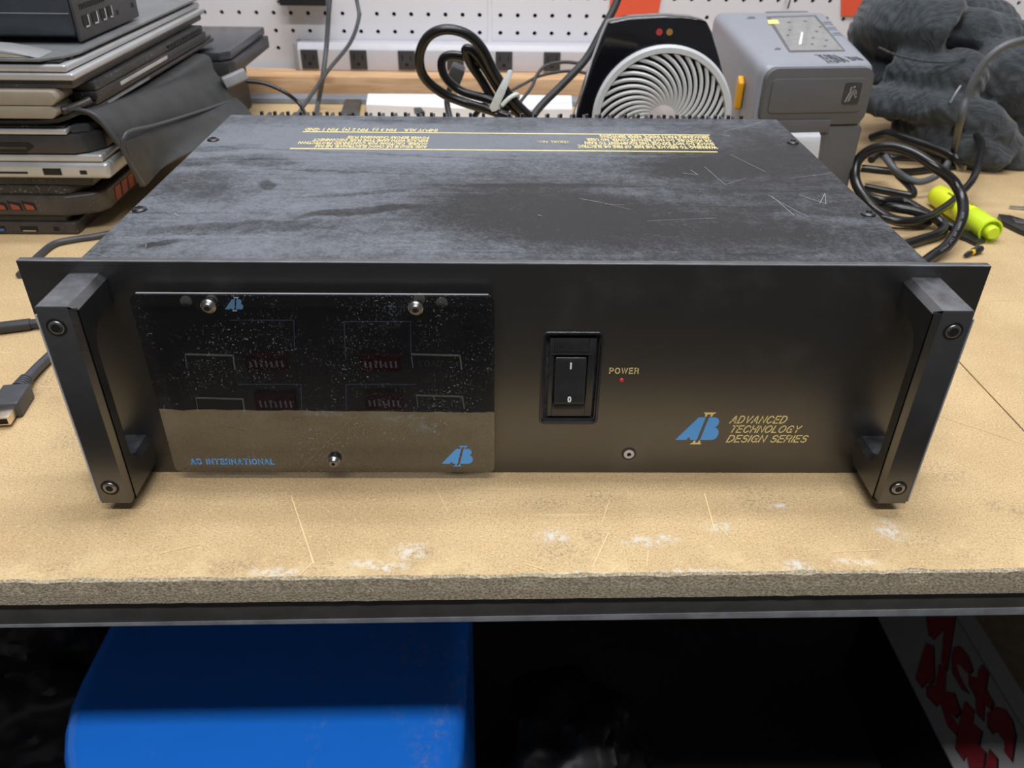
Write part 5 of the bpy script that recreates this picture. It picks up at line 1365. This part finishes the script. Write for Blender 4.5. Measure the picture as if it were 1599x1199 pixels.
# ---------------------------------------------------------------- below the bench
tk = B()
zt = -.30
xL = PZ(110, 1110, zt).x-.012; xR = PZ(727, 1100, zt).x
def rbox(bm, x0, x1, y0, y1, z0, z1, rv, re):
    """box with big rounded vertical corners and softly rounded top rim"""
    pts = []
    for cx_, cy_, a0, r in ((x1-rv*.5, y1-rv*.5, 0, rv*.5), (x0+rv, y1-rv, 90, rv), (x0+rv, y0+rv, 180, rv), (x1-rv*.6, y0+rv*.6, 270, rv*.6)):
        for i in range(11):
            a = math.radians(a0+9*i); pts.append((cx_+r*math.cos(a), cy_+r*math.sin(a)))
    cx_, cy_ = (x0+x1)/2, (y0+y1)/2
    hx, hy = (x1-x0)/2, (y1-y0)/2
    rings = []
    lev = [(0, z0)]+[(0, z0+(z1-re-z0)*.5), (0, z1-re)]+[(re*(1-math.cos(math.radians(15*i))), z1-re+re*math.sin(math.radians(15*i))) for i in range(1, 7)]
    for ins_, z in lev:
        rings.append([bm.verts.new((cx_+(x-cx_)*(1-ins_/hx), cy_+(y-cy_)*(1-ins_/hy), z)) for x, y in pts])
    n = len(pts)
    for a, c in zip(rings, rings[1:]):
        for j in range(n): bm.faces.new([a[j], a[(j+1) % n], c[(j+1) % n], c[j]])
    bm.faces.new(rings[-1]); bm.faces.new(rings[0][::-1])
rbox(tk, xL, xR, -.060, .30, -.8995, zt, .15, .022)
put('blue_drum', tk, M['tank'], None, True, 'big scuffed blue plastic drum on the floor under the workbench', 'drum')
# white carton with red lettering
zb = -.70
u = lambda px, py: PZ(px, py, zb)
xa, xb = (u(1385, 990).x+u(1490, 1199).x)/2, u(1537, 985).x
ct = thing('carton', 'white carton with large dark red lettering on the floor under the right of the bench', 'carton')
b = B(); box(b, xa+.004, xb, -.05, .55, -.8995, zb-.004, .003, 2); put('carton_body', b, M['slot'], ct, True)  # sides coloured black to stand for the darkness beside the white lid
b = B(); box(b, xa, xb, -.052, .552, zb-.0038, zb, .001, 2); put('carton_lid', b, M['boxwhite'], ct, True)
b = B(); box(b, xb-.030, xb-.027, -.05, .55, zb, zb+.0012); put('flap_edge', b, M['boxwhite'], ct)
Z8 = lambda x, y: (1340+x/4.629, 940+y/4.629)
polys = [[(490, 110), (700, 110), (640, 490), (600, 430), (625, 190), (555, 270), (515, 240)],
    [(490, 300), (545, 320), (545, 560), (515, 600), (495, 570), (460, 615), (415, 545)],
    [(585, 450), (635, 490), (625, 650), (690, 660), (735, 790), (700, 830), (650, 780), (720, 890), (735, 920), (700, 950), (640, 880), (600, 730), (570, 750), (500, 680), (495, 610), (560, 610)],
    [(690, 330), (730, 320), (790, 390), (820, 490), (795, 515), (740, 460), (710, 440), (730, 520), (800, 655), (745, 620), (680, 500), (675, 400)],
    [(895, 455), (940, 520), (915, 630), (975, 725), (955, 770), (910, 730), (905, 855), (855, 800), (850, 680), (805, 600), (800, 530), (865, 560), (870, 500)],
    [(775, 720), (835, 790), (825, 880), (890, 940), (865, 1030), (915, 1080), (900, 1199), (800, 1199), (780, 1100), (760, 1140), (700, 1050), (720, 950), (740, 830)],
    [(990, 760), (1060, 780), (1110, 860), (1130, 960), (1110, 1150), (1055, 1080), (1060, 1010), (1010, 930), (975, 950), (940, 900), (935, 810)],
    [(945, 1065), (1000, 1135), (1000, 1199), (915, 1199)]]
b = B()
for pl_ in polys:
    prism(b, [u(*Z8(*q)) for q in pl_], (0, 0, .0008))
put('red_lettering', b, M['redink'], ct)
b = B()
for pl_ in polys:
    pp_ = [u(*Z8(*q)) for q in pl_]; c_ = sum(pp_, Vector())/len(pp_)
    prism(b, [v+(v-c_).normalized()*.0022+Vector((.001, -.001, 0)) for v in pp_], (0, 0, .0004))
put('lettering_outline', b, M['slot'], ct)
b = B(); box(b, xb+.006, xb+.30, .02, .60, -.8995, -.74, .004); put('carton', b, M['brown'], None, False, 'brown carton in the dark right of the white lettered carton', 'carton')
def bagmesh(name, c, r, label, seed):
    bm = B(); bmesh.ops.create_icosphere(bm, subdivisions=5, radius=1)
    for v in bm.verts:
        n_ = v.co.normalized()
        q = 1+.22*mnoise(n_*2.2+Vector((seed, 0, 0)))+.10*abs(mnoise(n_*6+Vector((0, seed, 0))))
        v.co = Vector((n_.x*r[0]*q, n_.y*r[1]*q, max(-r[2]*.9, n_.z*r[2]*q)))
        v.co += Vector(c)
    return put(name, bm, M['bag'], None, True, label, 'bag')
bagmesh('plastic_bag', (-.70, .42, -.77), (.16, .12, .13), 'crumpled black plastic bag in the dark left of the blue drum', 1.3)
bagmesh('plastic_bag', (.10, .30, -.78), (.11, .14, .12), 'crumpled black plastic bag in the dark right of the blue drum', 4.7)
bagmesh('plastic_bag', (.34, .06, -.83), (.07, .06, .055), 'small dark plastic bag low on the floor between drum and white carton', 7.9)
